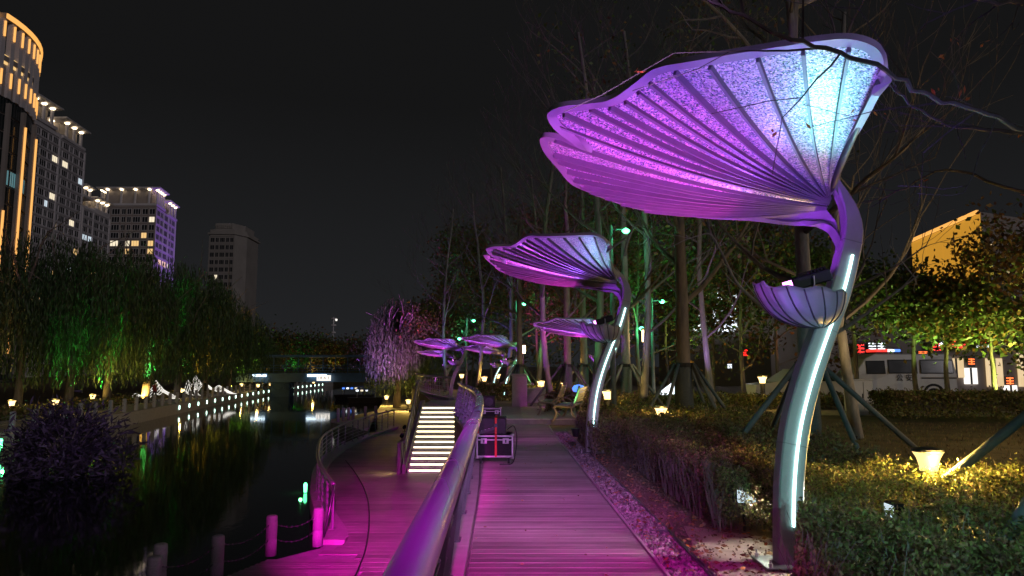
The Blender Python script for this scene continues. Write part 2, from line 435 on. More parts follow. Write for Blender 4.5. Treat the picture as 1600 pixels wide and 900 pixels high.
# edging bar along the boards, gravel strip, metal edging
def strip(name, f0, f1, z0, z1, d0, d1, mats, step=0.5, kind='structure'):
    ds = np.arange(d0, d1 + 1e-6, step)
    poly = [(f0(t), t) for t in ds] + [(f1(t), t) for t in ds[::-1]]
    return struct(name, MB().prism(poly, z0, z1), mats)
strip('path_edging', lambda t: path_right(t) + 0.004, lambda t: path_right(t) + 0.03, -0.05, 0.006, 2, 19.7, 'coping')
strip('gravel_bed', lambda t: path_right(t) + 0.03, lambda t: path_right(t) + 0.36, -0.03, -0.019, 2, 18, 'gravel')
strip('metal_edging', lambda t: path_right(t) + 0.36, lambda t: path_right(t) + 0.372, -0.05, 0.015, 2, 18, 'rail_metal')
struct('metal_edging', MB().box(1.40, 1.52, 7.05, 7.062, -0.04, 0.02).box(1.508, 1.52, 4, 7.05, -0.04, 0.02), 'rail_metal')
# loose stones and dead leaves
def pebbles(name, n, fx, d0, d1, smin, smax, mt, z=-0.015):
    base = np.array([(1, 0, 0), (-.8, .3, 0), (0, 1, .1), (.1, -.9, 0), (0, .1, .7), (.1, 0, -.6)])
    fa = [(0, 2, 4), (2, 1, 4), (1, 3, 4), (3, 0, 4), (2, 0, 5), (1, 2, 5), (3, 1, 5), (0, 3, 5)]
    mb = MB()
    for i in range(n):
        t = d0 + (d1 - d0) * rnd.random() ** 1.5; s = rnd.uniform(smin, smax)
        R = Quaternion(Vector((rnd.gauss(0, 1), rnd.gauss(0, 1), rnd.gauss(0, 1))).normalized(), rnd.uniform(0, 6)).to_matrix()
        c = Vector((fx(t), t, z + s * 0.3))
        mb._add([c + R @ Vector(p) * s * 0.6 for p in base], fa)
    return tag(mb.build(name, mt), kind='stuff', label='loose stones scattered ' + name.replace('_', ' '), cat='stones')
pebbles('gravel', 4200, lambda t: path_right(t) + rnd.uniform(0.03, 0.36), 2.6, 17.5, 0.018, 0.045, 'gravel')
pebbles('soil_crumbs', 2600, lambda t: path_right(t) + rnd.uniform(0.38, 1.6), 3.0, 15, 0.008, 0.03, 'soil')
n = 2600
lt = 3.2 + 14 * rng.random(n) ** 1.4
C = np.stack([[path_right(t) for t in lt] + rng.uniform(0.02, 1.5, n), lt, rng.uniform(-0.015, 0.012, n)], 1)
tag(leaves('dead_leaves', C, 0.05, ['leaf_litter', 'orange_leaf'], flat=0.85, mi=(rng.random(n) < 0.06)), 'dry brown leaves lying on the soil beside the planked path', 'leaves')
n = 60
lt = 3.5 + 12 * rng.random(n)
C = np.stack([[rail_x(t) for t in lt] + rng.uniform(0.03, 1.4, n), lt, np.full(n, 0.006)], 1)
tag(leaves('fallen_leaves', C, 0.035, 'leaf_litter', flat=0.95), 'few small fallen leaves on the planked path', 'leaves')

# coping under the railing: one stone after another, retaining wall below
cw = struct('retaining_wall', MB().prism([(rail_x(t) - 0.19, t) for t in np.arange(-3, 24.4, 0.6)] + [(rail_x(t) - 0.02, t) for t in np.arange(24, -3.1, -0.6)], -3.0, -0.05), 'concrete')
t = 1.6
while t < 24:
    e = min(t + 1.195, 24.2); q = [t + (e - t) * i / 3 for i in range(4)]
    MB().prism([(rail_x(y) - 0.23, y) for y in q] + [(rail_x(y) - 0.004, y) for y in q[::-1]], -0.05, 0.03).build('coping_stone', 'coping', cw)
    t += 1.2

# main guard railing with the thick timber-look handrail
gr = thing('guard_railing', 'long leaning railing with thick round handrail along the planked path', 'railing', (0, 0, 0))
def rp3(t, z, out=0.0): return Vector((rail_x(t) - 0.16 * (1 - z / 1.03) - out, t, z))
ds = [-2.0 + 0.35 * i for i in range(80)]; ds = [x for x in ds if x <= 25.5] + [25.5]
hr = MB().tube([rp3(t, 1.0) for t in ds], 0.068, 20).build('handrail', 'railwood', gr, True)
joint = MB().tube([(0, -0.004, 0), (0, 0.004, 0)], 0.0695, 20).mesh('joint_ring', 'rail_metal')
for t in (4.1, 7.2, 10.3, 13.4):
    o = link('joint_ring', joint, hr); o.location = rp3(t, 1.0); o.rotation_euler = (0, 0, math.atan2(-(rail_x(t + .2) - rail_x(t - .2)), .4))
t = 0.6
posts = []
while t < 25.4:
    posts.append(t); t += 1.2
for t in posts:
    p0, p1 = rp3(t, 0.02), rp3(t, 0.95)
    m = MB()
    for dy in (-0.045, 0.033):
        m._add([Vector((p0.x - .05, t + dy, .025)), Vector((p0.x + .05, t + dy, .025)), Vector((p1.x + .022, t + dy, .95)), Vector((p1.x - .022, t + dy, .95)),
                Vector((p0.x - .05, t + dy + .012, .025)), Vector((p0.x + .05, t + dy + .012, .025)), Vector((p1.x + .022, t + dy + .012, .95)), Vector((p1.x - .022, t + dy + .012, .95))],
               [(0, 1, 2, 3), (7, 6, 5, 4), (0, 4, 5, 1), (1, 5, 6, 2), (2, 6, 7, 3), (3, 7, 4, 0)])
    m.box(p0.x - .08, p0.x + .075, t - .08, t + .08, .03, .042)
    po = m.build('post', 'rail_metal', gr)
    MB().tube([p1 + Vector((0, 0, -.02)), p1 + Vector((0, 0, .02))], 0.02, 8).build('saddle', 'rail_metal', po)
    for z in (0.2, 0.5, 0.8):
        c = rp3(t, z); MB().tube([c + Vector((0, -.06, 0)), c + Vector((0, .06, 0))], 0.012, 6).build('bolt', 'aluminium', po)
for z in (0.2, 0.34, 0.48, 0.62, 0.76):
    MB().tube([rp3(t, z) for t in ds], 0.010, 6).build('bar', 'rail_metal', gr, True)

# lower promenade
EDGE = [gp(235, 945, Z_LOW), gp(338, 908, Z_LOW), gp(422, 874, Z_LOW), gp(500, 854, Z_LOW), gp(513, 838, Z_LOW), gp(495, 800, Z_LOW), gp(488, 765, Z_LOW), gp(497, 727, Z_LOW), gp(527, 702, Z_LOW), gp(568, 683, Z_LOW), gp(612, 668, Z_LOW)]
far_edge = [Vector((-7.2, 38.5, 0)), Vector((-11.8, 46.5, 0)), Vector((-12.4, 49, 0)), Vector((-11.0, 58, 0)), Vector((-13.5, 75, 0)), Vector((-19, 100, 0)), Vector((-24, 160, 0))]
edge_all = EDGE + far_edge
poly = [(-0.55, 6), (EDGE[0].x - 1.2, 6)] + [(p.x, p.y) for p in edge_all] + [(-8, 160), (-8, 80), (-6, 50), (-3.6, 34), (-0.9, 20), (-0.55, 14)]
prom = struct('lower_promenade', MB().prism(poly, -4.5, Z_LOW - 0.03), 'concrete')
ey = [p.y for p in EDGE]; ex = [p.x for p in EDGE]
# outer landing by the bollards has narrower boards; the curved walk behind has wide ones
def left_lim(D):
    order = np.argsort(ey); return float(np.interp(D, np.array(ey)[order], np.array(ex)[order]))
wide = MB().bevbox(-0.5, 0.5, -0.142, 0.142, -0.028, 0.0, 0.005).mesh('plank', 'promenade_board')
narrow = MB().bevbox(-0.5, 0.5, -0.068, 0.068, -0.028, 0.0, 0.004).mesh('plank', 'deck_board')
KX = lambda D: interp([(10, -2.4), (12.5, -2.62), (13.7, -2.85), (14.4, -3.35), (15.2, -3.45)], D)
d = 9.0
while d < 13.75:
    a, b = left_lim(max(d, ey[0])) - 0.05 - (0.0 if d > ey[0] else 0.9), KX(d) - 0.02
    o = link('plank', narrow, prom); o.location = ((a + b) / 2, d, Z_LOW - 0.002); o.scale = (b - a, 1, 1); d += 0.14
def walk_left(D):
    return KX(D) + 0.02 if D < 13.95 else left_lim(min(D, ey[-1])) + 0.42
d = 9.2
while d < 38:
    a, b = walk_left(d), rail_x(min(d, 24)) - 0.2 if d < 24 else -1.93
    if 24.2 < d < 29.2: b = -3.62
    elif d >= 29.2: b = -3.8
    o = link('plank', wide, prom); o.location = ((a + b) / 2, d, Z_LOW + rnd.uniform(-.0015, .0015)); o.scale = (b - a, 1, 1)
    d += 0.294
# curved stone kerb under the water-side railing
ce = catmull(EDGE[3:], 8)
def offset_line(P, dist):
    out = []
    for i, p in enumerate(P):
        t = (P[min(i + 1, len(P) - 1)] - P[max(i - 1, 0)]); t.z = 0; t.normalize()
        out.append(p + Vector((t.y, -t.x, 0)) * dist)
    return out
inner = offset_line(ce, 0.40); outer = offset_line(ce, -0.06)
for i in range(4, len(ce) - 2, 2):
    j = i + 2
    if j >= len(ce): break
    q = [outer[i], outer[i + 1], outer[j]] + [inner[j], inner[i + 1], inner[i]]
    MB().prism([(p.x, p.y) for p in q], Z_LOW - 0.35, Z_LOW + 0.07 + 0.0005 * (i % 4)).build('kerb_stone', 'coping', prom)

# water-side curved railing
wr = thing('curved_railing', 'curved metal railing bending along the water edge of the lower walk', 'railing')
crv = catmull(EDGE[4:], 10)
rl = offset_line(crv, 0.12)
def wz(p, z, lean=0.0): return Vector((p.x - lean, p.y, Z_LOW + z))
MB().tube([wz(p, 1.02) for p in rl[2:]], 0.045, 10).build('handrail', 'rail_paint', wr, True)
for z in (0.25, 0.40, 0.55, 0.70, 0.85):
    MB().tube([wz(p, z) for p in rl[2:]], 0.012, 5).build('bar', 'rail_paint', wr, True)
acc = 9; last = None
for i in range(2, len(rl)):
    if last is not None: acc += (rl[i] - last).length
    last = rl[i]
    if acc > 1.05:
        acc = 0; c = rl[i]
        MB().tube([wz(c, 0.05), wz(c, 1.0)], [(0.028, 0.014)] * 2, 4).box(c.x - .07, c.x + .07, c.y - .06, c.y + .06, Z_LOW + .071, Z_LOW + .085).build('post', 'rail_paint', wr)
c = rl[2]
MB().tube([wz(c, 1.0), wz(c, 0.9) + Vector((0.04, -.16, 0)), wz(c, 0.0) + Vector((-.05, -0.5, 0))], 0.03, 8).build('end_post', 'rail_metal', wr, True)

# bollards with chains at the landing
chain_g = 'bollards on the lower landing'
names = ['granite bollard nearest the curved railing end, chained at the water edge', 'second granite bollard from the curved railing, at the plank edge', 'third granite bollard from the curved railing, cut by the bottom frame', 'fourth granite bollard, leftmost pale one at the lower left']
bp = [gp(496, 853, Z_LOW), gp(423, 868, Z_LOW), gp(338, 908, Z_LOW), gp(238, 950, Z_LOW), gp(216, 955, Z_LOW) + Vector((-.15, .9, 0)), gp(105, 1010, Z_LOW)]
names += ['thin bollard just behind the fourth one at the lower left', 'lowest granite bollard, only its top seen at the bottom left']
for i, p in enumerate(bp):
    t = thing('bollard', names[i], 'bollard', (p.x, p.y, Z_LOW), 0, chain_g)
    MB().lathe([(0.105, 0), (0.105, 0.30), (0.098, 0.31), (0.098, 0.325), (0.105, 0.335), (0.105, 0.70), (0.098, 0.735), (0.07, 0.75)], n=18).build('shaft', 'granite', t, True)
    MB().lathe([(0.112, 0.60), (0.112, 0.612)], n=18).build('ring', 'coping', t)
for i in range(3):
    a, b = bp[i], bp[i + 1]
    for z, nm in ((0.62, 'upper'), (0.34, 'lower')):
        mb = MB(); n = int((b - a).length / 0.055)
        for k in range(n):
            s0 = k / n; s1 = (k + 0.75) / n
            P = [a.lerp(b, s) + Vector((0, 0, z - 0.16 * 4 * s * (1 - s))) for s in (s0, s1)]
            mb.tube([P[0], P[1]], [(0.016, 0.005) if k % 2 else (0.005, 0.016)] * 2, 5)
        tag(mb.build('chain', 'rail_metal'), f'{nm} sagging chain between the {["first and second", "second and third", "third and fourth"][i]} bollards from the railing', 'chain')
# drain cable curving over the walk
cp = catmull([gp(540, 720, Z_LOW), gp(557, 742, Z_LOW), gp(572, 772, Z_LOW), gp(577, 806, Z_LOW), gp(573, 850, Z_LOW), gp(560, 890, Z_LOW), gp(540, 930, Z_LOW)], 8)
tag(MB().tube([p + Vector((0, 0, 0.016)) for p in cp], 0.016, 6).build('cable', 'black_plastic', None, True), 'black cable lying in a long curve on the lower walk', 'cable')

# stairs
ST_X0, ST_X1, ST_Y0, NS = -3.55, -1.95, 24.4, 13
st = thing('staircase', 'staircase with a warm light line under every step, rising to the upper path', 'stairs', (0, 0, 0))
rise, tread = 2.0 / NS, 0.355
for i in range(NS):
    y = ST_Y0 + i * tread; z = Z_LOW + (i + 1) * rise
    dx = -0.012 * i
    s_ = MB().box(ST_X0 + dx, ST_X1 + dx, y, y + tread + 0.02, z - rise + 0.001, z - 0.03).bevbox(ST_X0 + dx, ST_X1 + dx, y - 0.035, y + tread - 0.03, z - 0.03, z, 0.004).build('step', 'concrete', st)
    MB().box(ST_X0 + dx + .06, ST_X1 + dx - .06, y - 0.014, y - 0.002, z - rise + 0.055, z - 0.045).build('led_line', 'step_led', s_)
top = MB().box(ST_X0 - .25, ST_X1 - .1, ST_Y0 + NS * tread, ST_Y0 + NS * tread + 4.5, -0.2, 0.0).build('landing', 'deck_board', st)
MB().prism([(ST_Y0 - .15, Z_LOW), (ST_Y0 + 5.0, Z_LOW), (ST_Y0 + 5.0, 0.2), (ST_Y0 + 4.4, 0.2), (ST_Y0 - .15, Z_LOW + 0.28)], 0, 0.12).build('stringer', 'dark_concrete', st)
for ch in st.children:
    if ch.name.startswith('stringer'):
        ch.matrix_local = Matrix(((0, 0, 1, ST_X0 - 0.16), (1, 0, 0, 0), (0, 1, 0, 0), (0, 0, 0, 1)))
wallr = MB()._add([Vector((ST_X1, ST_Y0, Z_LOW)), Vector((ST_X1, ST_Y0 + 4.7, 0)), Vector((ST_X1, ST_Y0, 0)), Vector((ST_X1 + .02, ST_Y0, Z_LOW)), Vector((ST_X1 + .02, ST_Y0 + 4.7, 0)), Vector((ST_X1 + .02, ST_Y0, 0))], [(0, 2, 1), (3, 4, 5)])
wallr.build('side_wall', 'concrete', st)
# left stair railing: dark end column, sloping rails, warm lights in the column's flank
sr = thing('stair_railing', 'dark purple lit railing rising along the left side of the stairs', 'railing')
def sp(y, z): return Vector((ST_X0 - 0.12 - 0.0335 * (y - ST_Y0), y, z + max(Z_LOW, Z_LOW + (y - ST_Y0) * rise / tread) if y < ST_Y0 + NS * tread else z))
MB().bevbox(ST_X0 - .30, ST_X0 - .19, ST_Y0 - .3, ST_Y0 + 0.3, Z_LOW, Z_LOW + 1.05, 0.012).build('end_column', 'dark_concrete', sr)
ys = [ST_Y0 - .1 + .4 * i for i in range(14)]
MB().tube([sp(y, 1.0) for y in ys], 0.035, 8).build('handrail', 'rail_paint', sr, True)
for z in (0.25, 0.45, 0.65, 0.82): MB().tube([sp(y, z) for y in ys], 0.012, 5).build('bar', 'rail_metal', sr, True)
for y in ys[::2]: MB().tube([sp(y, 0.0), sp(y, 1.0)], [(0.02, 0.04)] * 2, 4).build('post', 'rail_metal', sr)
for z in (0.15, 0.32):
    MB().box(ST_X0 - .312, ST_X0 - .301, ST_Y0 - .12, ST_Y0 + .08, Z_LOW + z, Z_LOW + z + .05).build('step_light', 'step_led', sr)
spot('side_glow', sr, (ST_X0 - .34, ST_Y0 - .05, Z_LOW + .4), (ST_X0 - 1.2, ST_Y0 - .3, Z_LOW), (1, .72, .2), 14, 130, 0.9, .05)

# upper terrace railing behind the stairs and a raised plaza
ur = thing('terrace_railing', 'purple lit mesh railing of the upper terrace beyond the stairs', 'railing')
ul = catmull([(-2.85, 33.6, 0), (-3.9, 37, 0), (-5.0, 41, 0), (-6.0, 46, 0), (-7.2, 53, 0)], 6)
MB().tube([p + Vector((0, 0, 1.05)) for p in ul], 0.06, 8).build('handrail', 'rail_paint', ur, True)
for z in (0.2, 0.4, 0.6, 0.8): MB().tube([p + Vector((0, 0, z)) for p in ul], 0.012, 4).build('bar', 'rail_paint', ur, True)
for i, p in enumerate(ul):
    MB().tube([p, p + Vector((0.0, 0, 1.02))], [(0.012, 0.03)] * 2, 4).build('post', 'rail_paint', ur)
MB().prism([(p.x - .1, p.y) for p in ul] + [(p.x + .1, p.y) for p in ul[::-1]], -0.03, 0.1).build('plinth', 'concrete', ur)
plaza = struct('plaza', MB().prism([(-1.55, 21.5), (-1.2, 20.0), (4.2, 20.0), (4.6, 30), (-1.9, 30), (-1.9, 24.2)], -0.03, 0.10), 'dark_concrete')
tile = MB().bevbox(-0.495, 0.495, -0.245, 0.245, 0, 0.03, 0.006).mesh('paving_slab', 'coping')
for i in range(5):
    for j in range(12):
        x = -0.7 + i + 0.5 * (j % 2); y = 20.3 + j * 0.5
        o = link('paving_slab', tile, plaza); o.location = (x, y, 0.101)
# low walls and pillar at the back of the plaza
for x0, x1, y0, h, nm in ((0.1, 1.45, 29.3, 0.55, 'low pale wall at the back of the plaza left of the pillar'), (2.1, 3.4, 28.6, 0.5, 'low pale wall at the back of the plaza right of the pillar')):
    t = thing('planter_wall', nm, 'wall', ((x0 + x1) / 2, y0, 0.1)); w = (x1 - x0) / 2
    MB().box(-w, w, -.12, .12, 0, h).build('body', 'concrete', t); MB().bevbox(-w - .03, w + .03, -.16, .16, h, h + .06, .01).build('cap_stone', 'coping', t)
t = thing('pillar', 'square purple lit pillar standing behind the flight cases', 'pillar', (0.28, 26.5, 0.1))
MB().bevbox(-.28, .28, -.28, .28, 0, 1.15, .02).build('shaft', 'coping', t); MB().bevbox(-.32, .32, -.32, .32, 1.15, 1.22, .015).build('cap_stone', 'coping', t)

# river
struct('river', MB().prism([(-14, -30), (-0.6, -30), (-0.6, 6.0), (-3.0, 14), (-6.6, 30), (-7, 38.6), (-10.8, 58), (-24, 160), (-24, 420), (-70, 420), (-70, -30)], Z_WATER - 0.4, Z_WATER), 'river_water')
struct('river_bed', MB().prism([(-70, -30), (0, -30), (0, 420), (-70, 420)], -6, -5.9), 'dark_concrete')

# far bank: embankment, walk, terrain behind
BANK = [Vector((-19, 10, 0)), Vector((-21.5, 22, 0)), gp(-30, 712, Z_WATER), gp(60, 694, Z_WATER), gp(130, 677, Z_WATER), gp(210, 662, Z_WATER), gp(262, 650, Z_WATER), gp(320, 637, Z_WATER), gp(372, 626, Z_WATER), gp(425, 616, Z_WATER), gp(480, 608, Z_WATER), gp(520, 603, Z_WATER)]
bank = catmull([Vector((p.x, p.y, 0)) for p in BANK], 5)
bwalk = offset_line(bank, -0.0); bback = offset_line(bank, -4.0)
end = [Vector((-40, 260, 0)), Vector((-60, 700, 0))]
struct('far_bank', MB().prism([(p.x, p.y) for p in bank + end] + [(-1500, 1500), (-1500, -40), (-19, -40)], -5, Z_BANK - 0.03), 'lawn')
far_walk = struct('far_walk', MB().prism([(p.x, p.y) for p in offset_line(bank, 0.06)] + [(p.x, p.y) for p in bback[::-1]], -3.2, Z_BANK), 'coping')
fr = thing('embankment_railing', 'row of short granite posts with chains along the far walk', 'railing')
post_b = MB().bevbox(-.11, .11, -.11, .11, 0, .95, .03).mesh('post', 'granite')
wl_m = MB().box(-.05, .05, -.02, .02, -.16, .16).mesh('wall_light', 'wall_led')
acc = 0; prev = None; pl = []; lights = []; acc2 = 0
for i, p in enumerate(offset_line(bank, -0.25)):
    if prev is not None:
        seg = (p - prev).length; n = max(1, int(seg / 0.25))
        for k in range(n):
            acc += seg / n; acc2 += seg / n; q = prev.lerp(p, (k + 1) / n)
            step = 1.9 if q.y < 90 else 3.4
            if acc > step and q.y > 24: pl.append(q.copy()); acc = 0
            if acc2 > 3.0 and q.y > 62: lights.append(q.copy()); acc2 = 0
    prev = p
for q in pl:
    o = link('post', post_b, fr); o.location = (q.x, q.y, Z_BANK)
for a, b in zip(pl[:-1], pl[1:]):
    for z in (0.8, 0.5):
        MB().tube([a.lerp(b, s) + Vector((0, 0, Z_BANK + z - .12 * 4 * s * (1 - s))) for s in (0, .25, .5, .75, 1)], 0.022, 4).build('chain', 'bench_iron', fr)
fw = far_walk
for q in lights[:26]:
    o = link('wall_light', wl_m, fw); o.location = (q.x + 0.36, q.y - 0.1, Z_BANK - 0.35)
# ================================================================== PETAL LAMPS
LB = Vector((2.34, 5.95, 0.0))                      # foot of the nearest lamp
def L(px, py, Y): return at(px, py, Y) - LB
RIM = [(1328, 330, 6.2), (1310, 296, 6.12), (1301, 262, 5.75), (1318, 222, 5.2), (1345, 180, 4.7), (1370, 135, 4.3), (1384, 98, 4.1), (1371, 70, 4.0), (1330, 56, 4.0), (1270, 60, 4.05), (1180, 74, 4.2), (1085, 90, 4.4), (1025, 102, 4.6), (990, 127, 4.75), (955, 151, 4.85), (915, 158, 4.95), (875, 163, 5.0), (855, 176, 5.1), (864, 198, 5.2), (895, 221, 5.32), (913, 230, 5.4), (898, 224, 5.45), (870, 212, 5.5), (845, 212, 5.55), (851, 234, 5.8), (873, 261, 6.1), (892, 283, 6.3), (920, 297, 6.45), (962, 313, 6.6), (1010, 326, 6.75), (1080, 333, 6.75), (1180, 337, 6.6), (1250, 343, 6.42), (1288, 358, 6.3), (1305, 384, 6.22), (1309, 408, 6.17)]
rim = catmull([L(*p) for p in RIM], 5)
NR = len(rim)
BASE = [(0.0, L(1326, 340, 6.2)), (.05, L(1308, 300, 6.12)), (.12, L(1296, 306, 6.1)), (.5, L(1294, 318, 6.14)), (.82, L(1290, 326, 6.2)), (.92, L(1306, 345, 6.22)), (1.0, L(1318, 402, 6.16))]
def base_pt(u):
    for (a, p), (b, q) in zip(BASE[:-1], BASE[1:]):
        if u <= b: return p.lerp(q, (u - a) / (b - a))
    return BASE[-1][1]
def surf(t, s, up=0.0):
    """point of the leaf: t along the rim index 0..NR-1 (float), s from the stem to the rim"""
    i = min(int(t), NR - 2); R = rim[i].lerp(rim[i + 1], t - i)
    u = t / (NR - 1); B = base_pt(u); k = max(0.0, min(1, u * 9, (1 - u) * 5))
    C = B.lerp(R, 0.5) + Vector((-0.07 * (1 - u), 0.03, -0.09 - 0.03 * math.sin(u * 3.14))) * k
    p = B * (1 - s) ** 2 + C * 2 * s * (1 - s) + R * s * s
    return p
def nrm(t, s):
    e = 0.4; a = surf(min(t + e, NR - 1.001), s) - surf(max(t - e, 0), s); b = surf(t, min(s + .03, 1)) - surf(t, max(s - .03, 0))
    n = a.cross(b)
    n = n.normalized() if n.length > 1e-9 else Vector((0, 0, 1))
    return n * NSIGN
NSIGN = 1.0
NSIGN = 1.0 if nrm(70.0, .7).z > 0 else -1.0
rib_px = [(1328, 66), (1250, 64), (1173, 76), (1103, 88), (1042, 98), (1006, 114), (984, 132), (962, 147), (936, 155), (903, 160), (866, 170), (858, 190), (853, 212), (852, 236), (860, 246), (872, 260), (884, 274), (896, 286), (912, 294), (936, 304), (966, 314), (1004, 325)]
def near_t(px, py, lo):
    best, bt = 1e9, 0
    for i in range(lo, NR):
        w = rim[i] + LB; d = w - Vector((0, 0, EYE)); yy = d.y * _c + d.z * _s; zz = -d.y * _s + d.z * _c
        q = (800 + F_PX * d.x / yy, 450 - F_PX * zz / yy)
        e = (q[0] - px) ** 2 + (q[1] - py) ** 2
        if e < best: best, bt = e, i
    return bt
ribs = []; lo = 12
for p in rib_px:
    t = near_t(*p, lo); ribs.append(float(t)); lo = t + 1
S0 = 0.0
def make_petal_lamp(label):
    root = thing('petal_lamp', label, 'lamp', LB, 0, 'petal lamps along the river path')
    bounds = [1.0] + ribs + [NR - 2.0]
    for a, b in zip(bounds[:-1], bounds[1:]):
        nt_ = max(3, int((b - a) / 1.0) + 2)
        rows = [[surf(a + (b - a) * j / (nt_ - 1), S0 + (0.985 - S0) * i / 13) for j in range(nt_)] for i in range(14)]
        if b == bounds[-1]: MB().grid(rows).build('neck_sheet', 'lamp_paint', root, True)
        else: MB().grid(rows).build('canopy_panel', 'glitter_panel', root, True)
    for t in ribs:
        m = MB(); bot, top, w = [], [], 0.011
        ss = [S0 + (0.965 - S0) * i / 14 for i in range(15)]
        ring = []
        for s in ss:
            p = surf(t, s); n = nrm(t, s); a = (surf(min(t + .4, NR - 1.01), s) - surf(t - .4, s)).normalized()
            ww = w * (0.5 + 0.5 * s); h = 0.02 + 0.028 * min(1, 2.2 * s)
            ring.append([p - a * ww - n * h, p + a * ww - n * h, p + a * ww + n * .004, p - a * ww + n * .004])
        vs = [q for r in ring for q in r]; fs = []
        for i in range(len(ring) - 1):
            for k in range(4):
                fs.append((i * 4 + k, i * 4 + (k + 1) % 4, i * 4 + 4 + (k + 1) % 4, i * 4 + 4 + k))
        m._add(vs, fs + [(0, 1, 2, 3), (len(vs) - 1, len(vs) - 2, len(vs) - 3, len(vs) - 4)])
        m.build('canopy_rib', 'rib_paint', root)
    # thick rim band and dark upper shell
    ring = []
    for i in range(NR):
        p = rim[i]; n = nrm(float(i), 0.97); q = surf(float(i), 0.955)
        inw = (q - p); inw = inw.normalized() * 0.055 if inw.length > 1e-6 else Vector()
        tang = (rim[min(i + 1, NR - 1)] - rim[max(i - 1, 0)]).normalized()
        inw = (inw - tang * inw.dot(tang)); inw = inw.normalized() * 0.07 if inw.length > 1e-6 else Vector((0, 0, .07))
        ring.append([p + inw - n * .024, p - n * .026, p + n * .02, p + inw + n * .024])
    vs = [q for r in ring for q in r]; fs = []
    for i in range(NR - 1):
        for k in range(4): fs.append((i * 4 + k, i * 4 + (k + 1) % 4, i * 4 + 4 + (k + 1) % 4, i * 4 + 4 + k))
    rm_ = MB()._add(vs, fs).build('rim', 'lamp_paint', root, True); rm_.data.set_sharp_from_angle(angle=math.radians(35))
    rows = [[surf(t, s) + nrm(t, s) * 0.018 for t in np.linspace(0, NR - 1.01, NR)] for s in np.linspace(0.02, 0.98, 12)]
    MB().grid(rows).build('canopy_shell', 'lamp_dark', root, True)
    # bent post
    CL = [(1231, 872, 5.95, .100, .075), (1231, 800, 5.95, .102, .075), (1234, 730, 5.97, .104, .078), (1243, 660, 6.0, .104, .08), (1261, 590, 6.03, .10, .08), (1287, 515, 6.08, .096, .078), (1309, 455, 6.12, .092, .075), (1323, 400, 6.16, .088, .072), (1330, 362, 6.18, .082, .068), (1326, 330, 6.17, .066, .06), (1315, 304, 6.12, .045, .05), (1305, 282, 6.02, .025, .035), (1302, 264, 5.9, .012, .02)]
    pts = catmull([L(*c[:3]) for c in CL], 4); rr = catmull([Vector((c[3], c[4], 0)) for c in CL], 4)
    pts[0].z = 0.012
    post = MB().tube(pts, [(r.x, r.y) for r in rr], 8, sec=0.012, up=(0, -1, 0)).build('post', 'lamp_paint', root, True)
    post.data.set_sharp_from_angle(angle=math.radians(28))
    MB().bevbox(-.24, .24, -.2, .2, 0, .014, .004).build('base_plate', 'rail_metal', root, loc=(pts[0].x, pts[0].y, 0))
    for dx in (-.2, .2):
        for dy in (-.16, .16): MB().lathe([(.018, 0), (.018, .03), (.008, .032), (.008, .06)], n=6).build('bolt', 'aluminium', root, loc=(pts[0].x + dx, pts[0].y + dy, .014))
    for k in (10, 20, 30):
        MB().tube([pts[k] - (pts[k + 1] - pts[k]).normalized() * .004, pts[k] + (pts[k + 1] - pts[k]).normalized() * .004], [(rr[k].x + .0025, rr[k].y + .0025)] * 2, 8, sec=.012, up=(0, -1, 0)).build('seam', 'rib_paint', post)
    # light lines on the side of the post
    def line(i0, i1):
        m = MB(); ps = pts[i0:i1]; rs = rr[i0:i1]
        Q = []
        for k, p in enumerate(ps):
            tg = (ps[min(k + 1, len(ps) - 1)] - ps[max(k - 1, 0)]).normalized(); side = Vector((tg.z, 0, -tg.x))
            Q.append(p + Vector((0, -rs[k].y - 0.014, 0)) + side * 0.012)
        m.tube(Q, [(0.013, 0.012)] * len(Q), 8, up=(0, -1, 0)); return m
    for a, b in ((3, 9), (9, 15), (15, 22), (23, 29)):
        line(a, b + 1 if b < 22 else b).build('led_line', 'led_white', root)
    # small cup petal holding the floodlight
    cb = L(1284, 512, 5.98)
    def crim(a):
        ca, sa = math.cos(a), math.sin(a)
        return L(1249, 452, 5.96) + Vector((0.385 * ca - 0.05 * (sa * sa), 0.21 * sa, 0.03 * ca * ca * (-1 if ca > 0 else 1) + 0.012 * math.sin(a * 9) + (0.02 if ca < -.8 else 0)))
    def cs(a, s):
        R = crim(a); C = cb.lerp(R, .5) + Vector((-0.05, 0, -0.10)) + Vector((0.13 * math.cos(a), 0.13 * math.sin(a), -.05 * (1 - math.cos(a))))
        return cb * (1 - s) ** 2 + C * 2 * s * (1 - s) + R * s * s
    NA = 96
    rows = []
    for i in range(13):
        s = .02 + .98 * i / 12
        rows.append([cs(2 * math.pi * j / NA, s) * (1 - 0.0) + (cs(2 * math.pi * j / NA, s) - cs(2 * math.pi * j / NA + 3.14159, s)).normalized() * (0.010 * abs(math.sin(8 * 2 * math.pi * j / NA))) * s for j in range(NA + 1)])
    cup = MB().grid(rows).build('cup', 'lamp_paint', root, True)
    md = cup.modifiers.new('thick', 'SOLIDIFY'); md.thickness = 0.012
    for k in range(16):
        a = 2 * math.pi * k / 16
        c0 = [cs(a, .05 + .93 * i / 8) for i in range(9)]
        ax = cs(0.0, .6).lerp(cs(math.pi, .6), .5)
        c0 = [p + (p - ax).normalized() * 0.002 for p in c0]
        MB().tube(c0, 0.0075, 5).build('cup_groove', 'lamp_dark', cup)
    # floodlight lying in the cup
    R = Matrix.Rotation(math.radians(-16), 4, 'Y'); fl = L(1262, 440, 5.98)
    R3 = R.to_3x3()
    fo = MB().bevbox(-.17, .17, -.11, .11, -.045, .06, .012, R=R3).build('floodlight', 'black_plastic', root, loc=fl)
